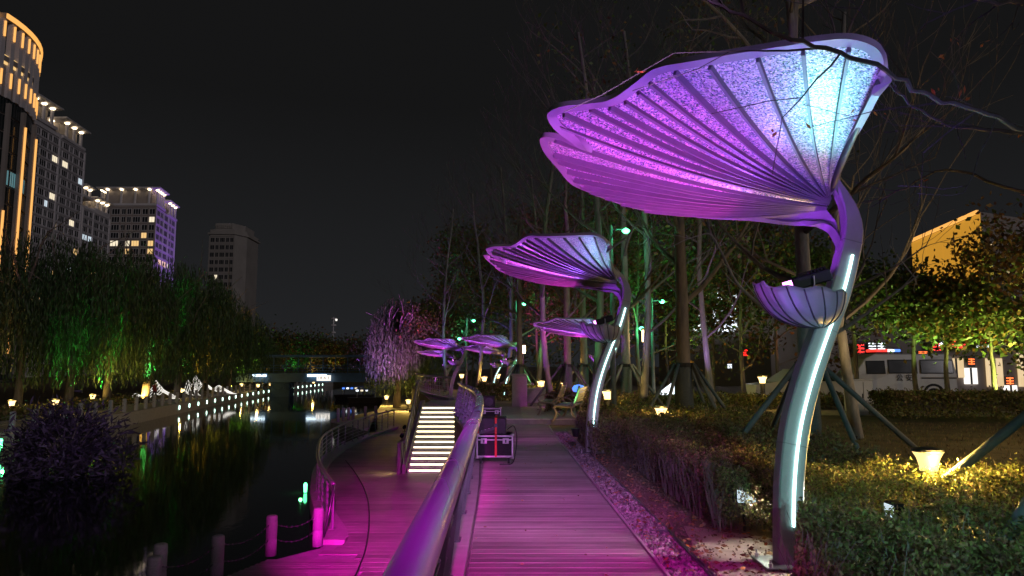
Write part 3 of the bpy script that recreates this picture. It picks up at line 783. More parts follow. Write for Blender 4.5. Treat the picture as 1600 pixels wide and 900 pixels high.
    for j in range(6): MB().box(-.02 + .03 * j, -.012 + .03 * j, -.1, .1, .06, .085, R=R3).build('cooling_fin', 'black_plastic', fo)
    MB().box(-.176, -.171, -.095, .095, -.035, .05, R=R3).build('lens', 'magenta_lens', fo)
    MB().tube([(0.0, -.125, -.1), (0, -.125, .03), (0, .125, .03), (0, .125, -.1)], .008, 5).build('bracket', 'rail_metal', fo)
    ori = fl + Vector((-.22, -.0, .06))
    tip = L(1196, 438, 5.98)
    spot('violet_beam', root, ori, surf(80, .95), (0.34, 0.09, 1.0), 80, 92, 1.0, .05)
    spot('blue_beam', root, tip, surf(45, .8), (0.26, 0.20, 1.0), 8, 105, 1.0, .05)
    spot('magenta_beam', root, ori + Vector((-.02, .03, 0)), surf(132, .75), (1.0, 0.05, 0.66), 110, 78, 1.0, .05)
    spot('neck_beam', root, L(1215, 425, 6.1), L(1300, 362, 6.2), (0.42, 0.05, 1.0), 22, 75, .8, .04)
    spot('cool_beam', root, L(1300, 470, 5.5), surf(37, 1.0), (0.22, 1.0, 0.92), 2, 58, 1.0, .05)
    spot('path_beam', root, ori + Vector((-.04, .05, .1)), ori + Vector((-1.6, 3.9, -2.3)), (0.9, 0.06, 0.85), 150, 70, 1.0, .05)
    spot('cool_beam', root, L(1300, 470, 5.6), surf(30, .85), (0.25, 1.0, 0.92), 85, 66, 0.8, .05)
    return root
lamp0 = make_petal_lamp('nearest and largest petal lamp with tall violet leaf canopy beside the path')
LAMPS = [  # foot pixel x, distance, scale xy, scale z, turn, label
    (931, 13.4, 1.0, 1.06, 3, 'second petal lamp, its leaf canopy above the benches'),
    (935, 23.5, 1.0, 0.86, -4, 'low petal lamp standing just behind the second one'),
    (790, 33.5, 1.0, 0.84, 2, 'petal lamp with bright post in the middle of the plaza background'),
    (772, 42.0, 0.9, 0.78, -3, 'smaller petal lamp right behind the mid background one'),
    (706, 38.0, 1.0, 0.84, 10, 'petal lamp with unlit grey post by the terrace railing'),
    (695, 52.0, 1.0, 0.76, 8, 'farthest petal lamp, low canopy behind the terrace railing'),
    (None, 0, 1.0, 1.0, 0, 'petal lamp standing behind the camera at the right of the path')]
for px, D, sxy, sz, rz, lb in LAMPS:
    o = copy_tree(lamp0); o['label'] = lb
    if px is None: o.location = (2.2, -2.2, 0.0)
    else:
        o.location = (gp(px, 700, 0).x / gp(px, 700, 0).y * D, D, 0.0)
    o.scale = (sxy, sxy, sz); o.rotation_euler.z = math.radians(rz)
    if D > 10:
        fx = MB().lathe([(.05, 0), (.08, .12), (.085, .14)], n=10).build('foot_floodlight', 'black_plastic', o, loc=(-.42, -.3, .3))  # unseen floodlight added at the foot to brighten this canopy
        spot('added_foot_beam', o, (-.42, -.3, .46), (-1.35, -.55, 3.4), (0.55, 0.10, 1.0), 420 if D < 20 else 520, 84, 1.0, .05)
        spot('foot_pink_beam', o, (-.42, -.2, .46), (-1.5, .3, 3.3), (1.0, 0.06, 0.7), 260 if D < 20 else 380, 60, 1.0, .05)
        for ch in o.children:
            if ch.type == 'LIGHT' and ch.name.split('_')[0] in ('violet', 'blue', 'magenta'):
                ch.data = ch.data.copy(); ch.data.energy *= 2.6 if D < 20 else 3.4
    if D > 36:
        for ch in list(o.children):
            if ch.name.startswith('cool_beam') or (ch.name.startswith('led_line') and px in (706, 695)):
                bpy.data.objects.remove(ch)
# floodlights that wash the path: clamped to the lamps' canopies
def wash(x, y, z, target, watts, ang, color, label, bl=.8):
    t = thing('floodlight', label, 'floodlight', (x, y, z)); dirv = (Vector(target) - Vector((x, y, z))).normalized()
    R = dirv.to_track_quat('-Z', 'Y').to_matrix()
    MB().bevbox(-.09, .09, -.07, .07, -.03, .06, .01, R=R).build('housing', 'black_plastic', t)
    MB().box(-.08, .08, -.06, .06, -.034, -.031, R=R).build('lens', 'magenta_lens', t)
    MB().tube([(0, 0, .05), (0.0, 0, 0.16)], .012, 6).build('bracket', 'rail_metal', t)
    spot('wash_beam', t, dirv * .05, Vector(target) - Vector((x, y, z)), color, watts, ang, bl, .05)
MAG = (1.0, 0.01, 0.66)
wash(0.25, -0.6, 3.5, (0.0, 5.0, 0), 3100, 38, MAG, 'floodlight under the canopy behind the camera, washing the near boards magenta', 1.0)
wash(-0.1, -0.4, 3.6, (-2.6, 15.6, -2), 27000, 19, MAG, 'floodlight beside it, aimed at the lower walk', 1.0)
wash(0.5, -0.8, 3.5, (0.1, 10.5, 0), 3000, 26, (0.70, .36, 0.95), 'floodlight behind the camera with a pale violet beam along the path', 1.0)
wash(0.0, -0.7, 3.7, (-6.0, 25.0, -2), 13000, 26, (0.55, .12, 1.0), 'floodlight behind the camera aimed at the curved railing', 1.0)
gs = thing('ground_spotlight', 'small black floodlight low in the hedge left of the nearest lamp foot', 'floodlight', at(1163, 772, 7.1))
MB().bevbox(-.11, .11, -.06, .06, -.09, .09, .015).build('housing', 'black_plastic', gs); MB().box(-.09, .09, -.066, -.061, -.07, .07).build('lens', 'win_cool', gs); MB().tube([(0, .03, -.08), (0, .03, -.36)], .015, 6).build('spike', 'dark_metal', gs)
spot('ground_beam', gs, (0.12, -.10, .06), (-.35, -1.1, -.36), (1.0, .93, .80), 90, 95, .8, .04)
gs2 = thing('ground_spotlight', 'small floodlight in the gap of the hedge right of the nearest lamp foot', 'floodlight', (3.15, 5.95, .42))
MB().bevbox(-.05, .05, -.09, .09, -.07, .07, .012).build('housing', 'black_plastic', gs2); MB().box(-.056, -.051, -.07, .07, -.05, .05).build('lens', 'win_cool', gs2); MB().tube([(0, 0, -.07), (0, 0, -.42)], .015, 6).build('spike', 'dark_metal', gs2)
spot('ground_beam', gs2, (-.09, 0, .03), (-1.6, .1, -.45), (1.0, .95, .84), 130, 80, .8, .04)
wash(1.5, -0.9, 2.0, (3.0, 6.6, .85), 680, 29, (0.30, 0.95, 0.85), 'floodlight behind the camera with a teal white beam on the nearest lamp', 1.0)
wash(1.60, 2.7, 0.25, (1.2, 5.2, 3.4), 1050, 72, (0.32, 0.10, 1.0), 'added violet floodlight, out of view beside the path, aimed up at the nearest canopy', 1.0)  # this and the next ones: unseen floodlights added to even the canopy glow
wash(1.85, 2.6, 0.25, (0.85, 6.3, 3.25), 900, 42, (1.0, 0.06, 0.75), 'added magenta floodlight, out of view beside the path, aimed up at the nearest canopy', 1.0)
wash(2.10, 2.7, 0.25, (2.2, 3.95, 3.4), 60, 66, (0.25, 1.0, 0.85), 'added cool white floodlight, out of view beside the path, aimed up at the nearest canopy', 1.0)
# ================================================================== PLANTING
def add_branches(mb, p, d, length, r, depth, spread=0.5, lift=0.15, kids=3, tips=None, segs=4, minr=0.004):
    """recursive limbs as tapered bent tubes; collects tips"""
    pts, rad = [p.copy()], [r]; q, dd = p.copy(), d.normalized()
    for i in range(segs):
        dd = (dd + Vector((rnd.gauss(0, .13), rnd.gauss(0, .13), rnd.gauss(0, .1) + lift * .25))).normalized()
        q = q + dd * (length / segs); pts.append(q.copy()); rad.append(max(minr, r * (1 - 0.62 * (i + 1) / segs)))
    mb.tube(pts, rad, 7 if r > .05 else (5 if r > .015 else 3), cap=False)
    if depth == 0:
        if tips is not None: tips += [x.copy() for x in pts[1:]]
        return
    for k in range(kids):
        s = rnd.uniform(0.35, 1.0) if k else 1.0
        i = min(int(s * segs), segs - 1); base = pts[i].lerp(pts[i + 1], s * segs - i)
        ax = dd.orthogonal().normalized(); ax.rotate(Quaternion(dd, rnd.uniform(0, 6.28)))
        nd = (dd * (1 - spread * .5) + ax * spread * rnd.uniform(.6, 1.3) + Vector((0, 0, lift))).normalized()
        add_branches(mb, base, nd, length * rnd.uniform(.55, .8), rad[i] * rnd.uniform(.5, .72), depth - 1, spread, lift, kids, tips, segs if depth > 1 else 3, minr)

def stakes(root, collar_z, r_tr, feet, rs=0.045):
    c = MB().lathe([(r_tr + .02, collar_z - .05), (r_tr + .05, collar_z - .04), (r_tr + .05, collar_z + .05), (r_tr + .02, collar_z + .06)], n=12).build('collar', 'rubber', root)
    for fx, fy in feet:
        a = math.atan2(fy, fx)
        MB().tube([(math.cos(a) * (r_tr + .06), math.sin(a) * (r_tr + .06), collar_z + .03), (fx, fy, 0.0)], rs, 10).build('support_stake', 'stake', root, True)

def park_tree(name, label, x, y, h, r, group=None, staked=None, wrap=True, leaf=None, nleaf=0, leafsize=.12, crown_z=2.6, depth=3, spread=.55, lift=.2, kids=3, blen=2.2, barkm='bark', lean=(0, 0), crown_r=None, crown_h=None, uplight=None, nb=6, cat='tree', z0=0.0):
    t = thing(name, label, cat, (x, y, z0), 0, group)
    m = MB(); pts, rad = [], []; bend = 0 if staked else rnd.uniform(.3, 1); ph0 = 0 if rnd.random() < .5 else 3.14
    for i in range(9):
        s = i / 8
        pts.append(Vector((lean[0] * s + bend * h * .035 * math.sin(s * 4.2 + ph0) + rnd.gauss(0, .02) * s * h * .2, lean[1] * s + rnd.gauss(0, .02) * s * h * .2, s * h))); rad.append(r * (1.18 - .18 * min(1, s * 8)) * (1 - .62 * s))
    m.tube(pts, rad, 12)
    m.build('trunk', barkm, t, True)
    b = MB(); tips = []
    for k in range(nb):
        s = crown_z / h + (1 - crown_z / h) * (k / max(1, nb - 1)) ** .9 * .97
        i = min(int(s * 8), 7); p = pts[i].lerp(pts[i + 1], s * 8 - i); a = k * 2.4 + rnd.uniform(-.4, .4)
        L_ = blen * (1.15 - .6 * (s - crown_z / h) / (1.001 - crown_z / h))
        add_branches(b, p, Vector((math.cos(a), math.sin(a), .55)), L_, rad[i] * .5, depth - 1, spread, lift, kids, tips)
    b.build('branches', 'twig' if leaf is None else barkm, t)
    if wrap: MB().tube([p_ for p_ in (pts[0], pts[0].lerp(pts[-1], 1.65 / h))], [r * 1.22, r * 1.12], 14).build('trunk_wrap', 'trunk_wrap', t, True)
    if staked: stakes(t, 1.62, r, staked)
    if leaf and nleaf:
        T = np.array([tuple(p) for p in tips]); idx = rng.integers(0, len(T), nleaf)
        C = T[idx] + rng.normal(0, leafsize * 2.2, (nleaf, 3))
        lm = [leaf] if isinstance(leaf, str) else list(leaf)
        mi = (rng.random(nleaf) < .3).astype(int) if len(lm) > 1 else None
        leaves('crown', C, leafsize, lm, t, mi=mi, aspect=.6)
    if uplight:
        for (dx, dy, dz), col, w, ang in uplight:
            if leaf: dx, dy, dz = dx + 1.5 * (1 if x > 5 else -1), dy * 1.7, dz + .6
            f = MB().lathe([(.05, 0), (.07, .1), (.075, .12)], n=8).build('uplight', 'black_plastic', t, loc=(dx, dy, .02))
            spot('uplight_beam', t, (dx, dy, .2), (dx * .2, dy * .45, dz), col, w * UPG, ang, .8, .06)
    return t

UPG, WUP = 5.0, 8.5
GRN, MGT, VIO, YEL, TEAL = (.1, 1, .15), (1, .05, .7), (.4, .1, 1), (1, .62, .12), (.15, 1, .6)
RING5 = lambda R, a0=0.4: [(R * math.cos(a0 + k * 1.2566), R * math.sin(a0 + k * 1.2566)) for k in range(5)]

# --- staked trees along the path (trunks measured from the picture)
def gx(px, D): return (px - 800) / F_PX * D
tree2 = park_tree('staked_tree', 'staked bare tree with wrapped trunk right behind the nearest petal lamp', gx(1259, 11.5), 11.5, 8.5, .15, 'staked trees', leaf=None, crown_z=1.95, nb=9, blen=1.9, depth=4, barkm='pale_bark',
    staked=[(gx(1105, 10.4) - gx(1259, 11.5), -1.0), (gx(1195, 10.2) - gx(1259, 11.5), -1.25), (gx(1345, 10.9) - gx(1259, 11.5), -.55), (gx(1440, 12.0) - gx(1259, 11.5), .45), (-.3, 1.5)])
tree1 = park_tree('staked_tree', 'dark staked tree with wrapped trunk left of the police van', gx(1066, 18.5), 18.5, 10, .21, 'staked trees', leaf=['tree_leaf', 'autumn_leaf'], nleaf=1600, leafsize=.11, crown_z=3.2, nb=9, blen=2.8, depth=4,
    staked=[(-1.35, -.6), (-.85, -1.0), (.85, -.8), (1.35, -.2), (1.0, 1.0)])
tree3 = park_tree('staked_tree', 'slim staked tree beside the second petal lamp post', gx(977, 24), 24, 10, .17, 'staked trees', leaf=None, crown_z=3.5, nb=9, blen=2.4, depth=4, barkm='pale_bark', staked=RING5(1.5, .2), uplight=[((-.8, -.8, 5), VIO, 34, 50)])
tree4 = park_tree('staked_tree', 'slim staked tree with purple lit branches behind the benches', gx(886, 27), 27, 9, .16, 'staked trees', leaf=None, crown_z=3.0, nb=9, blen=2.6, depth=4, barkm='pale_bark', staked=RING5(1.5, .7), uplight=[((-.9, -.9, 5), MGT, 40, 60)])
tree5 = park_tree('staked_tree', 'bare tree with wrapped trunk beside the bright mid background lamp', gx(812, 33), 33, 9, .17, 'staked trees', leaf=None, crown_z=3.0, nb=8, blen=2.5, depth=4, staked=RING5(1.4, .9), uplight=[((.6, -.9, 5), VIO, 34, 50)])
tree6 = park_tree('staked_tree', 'bare tree behind the low canopy, its crown lit green', gx(912, 30), 30, 11, .17, 'staked trees', leaf=None, crown_z=3.0, nb=10, blen=3.4, depth=4, barkm='pale_bark', staked=RING5(1.5), uplight=[((-.6, -1.0, 8), GRN, 150, 40)])
# tree whose stake and boughs reach in from the right edge
edge_tree = park_tree('staked_tree', 'tree beyond the right edge, its thick stake and bare boughs reaching in', 5.15, 5.9, 7.5, .17, 'staked trees', leaf=None, crown_z=5.2, nb=4, blen=2.0, depth=3, barkm='pale_bark', staked=[(2.72 - 5.15, 4.55 - 5.9), (1.2, -1.0), (.9, 1.4), (-1.2, 1.6)])
bm_ = MB(); tp = []
def bough(pix, r0, r1, sub=True, dens=5):
    P = catmull([at(*p) - edge_tree.location for p in pix], 5); n = len(P)
    P = [p + Vector((rnd.gauss(0, .008), rnd.gauss(0, .008), rnd.gauss(0, .008))) for p in P]
    bm_.tube(P, [r0 + (r1 - r0) * i / (n - 1) for i in range(n)], 6)
    if sub:
        for k in range(dens):
            i = rnd.randrange(n // 6, n - 1); d = (P[i] - P[i - 1]).normalized()
            add_branches(bm_, P[i], (d + Vector((rnd.gauss(0, .5), rnd.gauss(0, .4), rnd.gauss(.0, .7)))), rnd.uniform(.25, .7), r1 * .8 + .002, 1, .6, .05, 2, tp, 4, .0022)
bough([(1780, 300, 5.6), (1680, 235, 4.8), (1598, 205, 4.2), (1540, 178, 3.8), (1450, 150, 3.4), (1385, 112, 3.1), (1290, 75, 2.85), (1200, 45, 2.7), (1110, 2, 2.6), (1060, -30, 2.5)], .019, .005, dens=12)
bough([(1780, 300, 5.7), (1650, 222, 5.2), (1560, 205, 5.0), (1480, 195, 4.9), (1420, 160, 4.8), (1395, 130, 4.7)], .022, .005, dens=7)
bough([(1780, 20, 5.6), (1660, 8, 5.2), (1560, 2, 4.9), (1500, -4, 4.7)], .03, .008, dens=6)
bough([(1800, 330, 5.8), (1600, 300, 6.2), (1480, 265, 6.5), (1400, 300, 6.6), (1350, 318, 6.7)], .02, .003, dens=6)
bm_.build('boughs', 'shaded_bark', edge_tree)
C = np.array([tuple(p) for p in tp]); C = C[rng.integers(0, len(C), 26)]
C = np.repeat(C, 3, 0) + rng.normal(0, .025, (78, 3))
leaves('last_leaves', C, .04, 'orange_leaf', edge_tree)
# long bare limbs of the staked tree behind the nearest lamp
def limb(tree, pix, r0, r1, dens=6):
    lm = MB()
    P = catmull([at(*p) - tree.location for p in pix], 5); n = len(P)
    lm.tube(P, [r0 + (r1 - r0) * i / (n - 1) for i in range(n)], 6)
    for k in range(dens):
        i = rnd.randrange(n // 5, n - 1); d = (P[i] - P[i - 1]).normalized()
        add_branches(lm, P[i], d + Vector((rnd.gauss(0, .6), rnd.gauss(0, .3), rnd.gauss(.2, .6))), rnd.uniform(.4, .9), r1 + .003, 1, .6, .05, 2, None, 4, .003)
    lm.build('limb', 'pale_bark', tree)
limb(tree2, [(1258, 510, 11.5), (1220, 500, 11.3), (1180, 470, 11.1), (1150, 440, 11), (1130, 400, 10.9), (1112, 368, 10.8), (1098, 366, 10.8)], .035, .010)
limb(tree2, [(1262, 540, 11.5), (1310, 518, 11.3), (1350, 492, 11.2), (1395, 460, 11.1), (1435, 430, 11)], .045, .012)
limb(tree2, [(1240, 60, 11.5), (1242, 20, 11.5), (1244, -20, 11.5)], .07, .05, 4)
limb(tree2, [(1250, 180, 11.5), (1160, 60, 11.2), (1090, -10, 11)], .05, .02, 4)

# --- leafy trees of the park behind, each its own
PARK = [  # px, D, height, crown base, leaf count, leaf materials, label, uplights
    (1000, 30, 8.0, 1.8, 3000, ['tree_leaf', 'autumn_leaf'], 'leafy tree lit green above, behind the lit lantern post', [((-1, -1.2, 6), GRN, 420, 45)]),
    (1110, 33, 6.6, 1.6, 3000, ['autumn_leaf', 'tree_leaf'], 'reddish leafy tree in front of the bright shop facade', [((.5, -1.3, 4), YEL, 60, 80)]),
    (1160, 29, 7.0, 1.4, 3600, ['tree_leaf', 'autumn_leaf'], 'green leafy tree left of the nearest lamp, above red sign', [((0, -1.5, 3.5), (.5, 1, .1), 160, 70)]),
    (1215, 34, 6.6, 1.6, 3000, ['autumn_leaf', 'tree_leaf'], 'brown leafy tree seen under the nearest canopy', [((-.4, -1.3, 4), (1, .35, .1), 60, 80)]),
    (1330, 27, 5.0, 2.6, 2900, ['tree_leaf', 'tree_leaf'], 'dense green tree above the police van front', [((.2, -1.5, 4), (.6, 1, .2), 170, 70)]),
    (1428, 26, 4.0, 2.4, 2900, ['tree_leaf', 'autumn_leaf'], 'dense green tree above the police van, below the golden roof', [((.2, -1.6, 4.5), (.8, 1, .18), 260, 75)]),
    (1478, 25, 3.3, 2.2, 2900, ['tree_leaf', 'autumn_leaf'], 'multi stemmed green tree behind the clipped hedge at right', [((-.2, -1.5, 4.5), (.85, .9, .15), 200, 75)]),
    (1545, 24, 3.2, 2.2, 2900, ['tree_leaf', 'autumn_leaf'], 'brown green tree in front of the dark end of the golden building', [((0, -1.5, 4), (1, .7, .2), 70, 70)]),
    (1610, 23, 5.2, 2.6, 2900, ['autumn_leaf', 'tree_leaf'], 'brown leafy tree at the right edge of the picture', [((-.5, -1.5, 4), (1, .55, .15), 45, 70)]),
    (1045, 44, 8.0, 1.8, 3600, ['tree_leaf', 'autumn_leaf'], 'green tree farther behind the dark staked tree', [((-.5, -1.4, 5), (.7, 1, .15), 240, 70)]),
    (945, 38, 9.0, 1.8, 3600, ['autumn_leaf', 'tree_leaf'], 'dark leafy tree behind the second petal lamp', [((-.5, -1.4, 5), MGT, 90, 60), ((.6, -1.4, 6), GRN, 150, 40)]),
    (880, 42, 9.0, 1.8, 3600, ['autumn_leaf', 'tree_leaf'], 'leafy tree lit magenta behind the benches', [((-.5, -1.4, 4), MGT, 260, 60)]),
    (845, 46, 9.5, 1.8, 3600, ['tree_leaf', 'autumn_leaf'], 'leafy tree lit magenta low down behind the plaza wall', [((.2, -1.5, 4), MGT, 260, 60)]),
    (770, 52, 10., 2.0, 3600, ['tree_leaf', 'autumn_leaf'], 'dark leafy tree behind the mid background lamps', [((.2, -1.5, 5), YEL, 60, 60)]),
    (735, 58, 11., 2.0, 3600, ['tree_leaf', 'autumn_leaf'], 'leafy tree with green lit top right of the willow', [((.4, -1.6, 8), TEAL, 700, 30)]),
    (700, 62, 6.5, 2.0, 2600, ['tree_leaf', 'tree_leaf'], 'dark tree lit magenta low down beside the willow', [((.2, -1.5, 3), MGT, 40, 50)]),
    (664, 78, 6.5, 2.0, 2600, ['tree_leaf', 'tree_leaf'], 'dark tree behind the terrace railing, next to the willow', [((.2, -1.5, 3), YEL, 50, 60)]),
]
for px, D, h, cz, nl, lmx, lb, up in PARK:
    park_tree('leafy_tree', lb, gx(px, D), D, h, .10, 'leafy park trees', wrap=False, leaf=lmx, nleaf=int(nl * 1.5), leafsize=.13 + D * .0022, crown_z=cz, nb=10, blen=h * .30, depth=3, kids=4, spread=.75, lift=.12, uplight=up)
# slender bare trees in rows, tops against the sky
BARE = [(700, 46, 12.0, 'bare slender tree left of the far canopies', (.3, .2, 1)), (745, 40, 11.5, 'bare slender tree above the mid background canopies', (.4, .15, 1)), (790, 36, 12.0, 'bare blue lit tree between the mid and second canopies', (.25, .2, 1)),
        (838, 34, 11.0, 'bare tree with green lit twigs left of the second canopy tip', (.2, 1, .25)), (862, 25, 11.0, 'bare tree whose twigs spread between first and second canopies', (.7, .15, 1)), (925, 20, 11.5, 'tall bare tree left of the first canopy tips', (.2, .9, .3)),
        (1000, 22, 12.5, 'tall bare tree rising behind the first canopy', (.35, .25, .9)), (1110, 26, 14.0, 'tallest bare tree behind the first canopy top', (.45, .25, .8)), (1330, 16, 10.0, 'bare tree with thin twigs right of the first canopy', (1, .7, .3))]
for px, D, h, lb, c in BARE:
    park_tree('bare_tree', lb, gx(px, D), D, h, .12, 'bare trees in the park', wrap=False, leaf=None, crown_z=2.6, nb=15, blen=2.5, depth=4, kids=3, spread=.42, lift=.32, barkm='pale_bark', uplight=[((-.5, -.9, 6), c, 120 if D > 25 else 60, 60)])

# --- hedges
def hedge(label, poly_fn, n, h, size, mats, split=.3, stems=300, z0=0.0, group='low hedges', dens_top=.55, name='hedge', hv=.06, lod=1.0):
    """poly_fn(u, v) -> ground point; leaves fill the volume, thicker near the top and the sides"""
    P0 = poly_fn(.5, .5); t = thing(name, label, 'hedge', (P0[0], P0[1], z0), 0, group)
    u, v = rng.random(n), rng.random(n)
    side = rng.random(n) < .28; k = rng.integers(0, 4, n); e = rng.random(n) ** 2 * .06
    u = np.where(side & (k == 0), e, np.where(side & (k == 1), 1 - e, u)); v = np.where(side & (k == 2), e, np.where(side & (k == 3), 1 - e, v))
    XY = np.array([poly_fn(a, b) for a, b in zip(u, v)]) - np.array([P0[0], P0[1]])
    lump = hv * (np.sin(XY[:, 0] * 5.1 + XY[:, 1] * 2.3) + np.sin(XY[:, 1] * 6.7 - XY[:, 0] * 3.1) + .8 * np.sin(XY[:, 0] * 13 + 5 * np.sin(XY[:, 1] * 9)))
    top = h + lump
    z = np.where(rng.random(n) < dens_top, top - np.abs(rng.normal(0, .07 * h / .55, n)), top * rng.uniform(.18, 1, n))
    z = np.where(rng.random(n) < .035, top + np.abs(rng.normal(0, .05, n)), z)
    C = np.stack([XY[:, 0], XY[:, 1], z], 1)
    f = leaves('foliage', C, size, mats, t, mi=(rng.random(n) < split) if len(mats) > 1 else None, aspect=.5)
    if stems:
        m = MB()
        for i in range(stems):
            a, b = rnd.random(), rnd.random()
            if rnd.random() < .4: b = rnd.choice([.03, .97]) if rnd.random() < .5 else b; a = rnd.choice([.02, .98])
            p = poly_fn(a, b); q = Vector((p[0] - P0[0], p[1] - P0[1], 0))
            for w in range(2):
                q2 = q + Vector((rnd.gauss(0, .05), rnd.gauss(0, .05), h * rnd.uniform(.5, .75))); q3 = q2 + Vector((rnd.gauss(0, .07), rnd.gauss(0, .07), h * rnd.uniform(.25, .5)))
                m.tube([q, q2, q3], [.0042, .003, .0015], 3, cap=False)
        tag(m.build('stems', 'twig', t), kind='stuff')
    return t
def quad(a, b, c, d):
    def fn(u, v):
        return ((a[0] * (1 - u) + b[0] * u) * (1 - v) + (d[0] * (1 - u) + c[0] * u) * v, (a[1] * (1 - u) + b[1] * u) * (1 - v) + (d[1] * (1 - u) + c[1] * u) * v)
    return fn
hedge('near green hedge in front of the nearest lamp foot, lit white and yellow', quad((1.55, 4.0), (6.6, 3.4), (7.4, 5.35), (2.15, 5.4)), 84000, .56, .031, ['hedge_leaf', 'hedge_dry'], .38, 420, hv=.045)
hedge('green hedge behind the nearest lamp foot, around the glowing garden lamp', quad((2.35, 6.3), (7.4, 5.9), (8.6, 7.7), (2.4, 7.9)), 52000, .54, .034, ['hedge_leaf', 'hedge_dry'], .25, 300, hv=.045)
hedge('dry brown hedge with bare stems beside the gravel strip', quad((2.0, 7.0), (2.5, 6.7), (3.9, 12.4), (1.85, 13.0)), 42000, .56, .033, ['hedge_dry', 'hedge_leaf'], .32, 480, hv=.06, dens_top=.65)
hedge('dry brown hedge farther along, below the dark staked tree', quad((2.6, 8.6), (4.4, 8.6), (5.3, 14.6), (3.0, 14.6)), 20000, .54, .05, ['hedge_dry', 'hedge_leaf'], .35, 200, hv=.06)
hedge('low hedge around the second petal lamp foot', quad((1.42, 12.6), (3.2, 12.6), (3.4, 16.8), (1.4, 15.4)), 17000, .55, .055, ['hedge_dry', 'hedge_leaf'], .3, 260, hv=.06)
hedge('yellow lit hedge behind the second lamp and the garden lamp', quad((2.9, 15.2), (5.8, 15.2), (6.0, 18.6), (2.3, 18.8)), 14000, .50, .07, ['hedge_leaf', 'hedge_dry'], .3, 0)
hedge('clipped dark hedge in front of the police van', quad((10.7, 20.0), (20, 19.0), (20, 20.4), (10.7, 21.4)), 22000, .85, .085, ['hedge_leaf', 'hedge_dry'], .35, 0, hv=.03)
hedge('low hedge behind the benches', quad((2.0, 21.5), (4.4, 21.5), (4.6, 26.5), (2.3, 26.5)), 10000, .62, .08, ['hedge_dry', 'hedge_leaf'], .4, 0)
hedge('low dark hedge at the back of the plaza', quad((-1.5, 30.5), (3.2, 30.5), (3.2, 33), (-1.5, 33)), 9000, .75, .10, ['hedge_leaf', 'hedge_dry'], .4, 0)
hedge('grassy hedge strip beyond the sandy park path', quad((3, 27.6), (13, 25.6), (13, 27.6), (3, 29.6)), 12000, .45, .11, ['hedge_leaf', 'hedge_dry'], .3, 0)
hedge('round dark red bush beside the benches', quad((1.15, 23.3), (2.0, 23.3), (2.1, 24.4), (1.15, 24.4)), 2600, .7, .08, ['hedge_dry', 'autumn_leaf'], .4, 0, name='bush')
# grass tufts and litter on the lawn
n = 9000
C = np.stack([rng.uniform(4.2, 16, n), rng.uniform(8.6, 20, n), rng.uniform(-.01, .05, n)], 1)
tag(leaves('lawn_grass', C, .07, ['hedge_dry', 'hedge_leaf'], mi=rng.random(n) < .3, aspect=.2, D=np.stack([rng.normal(0, .5, n), rng.normal(0, .5, n), np.ones(n)], 1)), 'thin dry grass on the dim lawn behind the hedge', 'grass')

# --- willows
def willow(label, x, y, z0, h, R, nst, group, leafsz=.5, up=(), name='willow_tree'):
    t = thing(name, label, 'tree', (x, y, z0), 0, group)
    m = MB(); m.tube([(0, 0, 0), (.1, 0, h * .25), (rnd.uniform(-.4, .4), 0, h * .5), (rnd.uniform(-.6, .6), .2, h * .85)], [.34, .27, .2, .06], 9)
    for k in range(9):
        a = k * .7; add_branches(m, Vector((0, 0, h * (.35 + .04 * k))), Vector((math.cos(a), math.sin(a), 1.0)), R * .9, .12, 1, .5, .1, 2, None)
    m.build('trunk', 'bark', t, True)
    P = []
    for i in range(nst):
        a = rnd.uniform(0, 6.283); rr = R * math.sqrt(rnd.random()); lump = .85 + .15 * math.sin(a * 3 + x)
        top = h * (.62 + .38 * math.sqrt(max(0, 1 - (rr / (R * 1.04)) ** 2))) * lump
        low = h * rnd.uniform(.10, .45) if rr > R * .35 else h * rnd.uniform(.4, .6)
        q = Vector((rr * math.cos(a) , rr * math.sin(a), top)); out = Vector((math.cos(a), math.sin(a), 0)) * rnd.uniform(.02, .10)
        while q.z > low:
            P.append((q.x + rnd.gauss(0, .04), q.y + rnd.gauss(0, .04), q.z)); q = q + out * .3 + Vector((0, 0, -leafsz * rnd.uniform(.55, .9)))
    leaves('crown', P, leafsz, 'willow_leaf', t, hang=True, aspect=.16)
    for (dx, dy, dz), col, w, ang in up:
        dy *= 1.75; MB().lathe([(.08, 0), (.11, .14), (.12, .16)], n=8).build('uplight', 'black_plastic', t, loc=(dx, dy, .02))
        spot('uplight_beam', t, (dx, dy, .3), (dx * .8, -R * .7, dz), col, w * WUP, ang, .8, .1)
    return t
WIL = [  # px, D, height, radius, label, uplights
    (-10, 50, 13.5, 5.5, 'willow at the left edge of the far bank', [((3, -3, 7), (.8, .3, .15), 260, 50)]),
    (75, 52, 13.2, 5.2, 'second willow from the left, behind the purple shrub', [((2.5, -3.5, 5), GRN, 260, 35)]),
    (140, 56, 13.4, 5.2, 'third willow from the left on the far bank', [((1.5, -4.5, 9), GRN, 900, 24), ((3, -4, 3), YEL, 260, 60)]),
    (205, 60, 13.4, 5.0, 'fourth willow from the left, above the yellow lit trunk', [((0, -4.5, 9), GRN, 1500, 32)]),
    (258, 66, 13.4, 5.0, 'fifth willow from the left, with green lit patch', [((0.5, -4.5, 9), GRN, 1700, 32), ((0, -4, 3), YEL, 200, 60)]),
    (305, 74, 13.0, 5.0, 'sixth willow from the left, above the wave sculptures', [((.5, -4.5, 7), GRN, 1100, 30), ((1.5, -4.5, 6), (1, .35, .05), 900, 40)]),
    (345, 86, 10.8, 5.0, 'seventh willow from the left, orange lit from below', [((0, -4.5, 5), (1, .5, .05), 1300, 50)]),
    (385, 104, 8.4, 4.2, 'rightmost far bank willow, next to the bridge', [((0, -4.5, 5), (.6, 1, .1), 1200, 50)]),
]
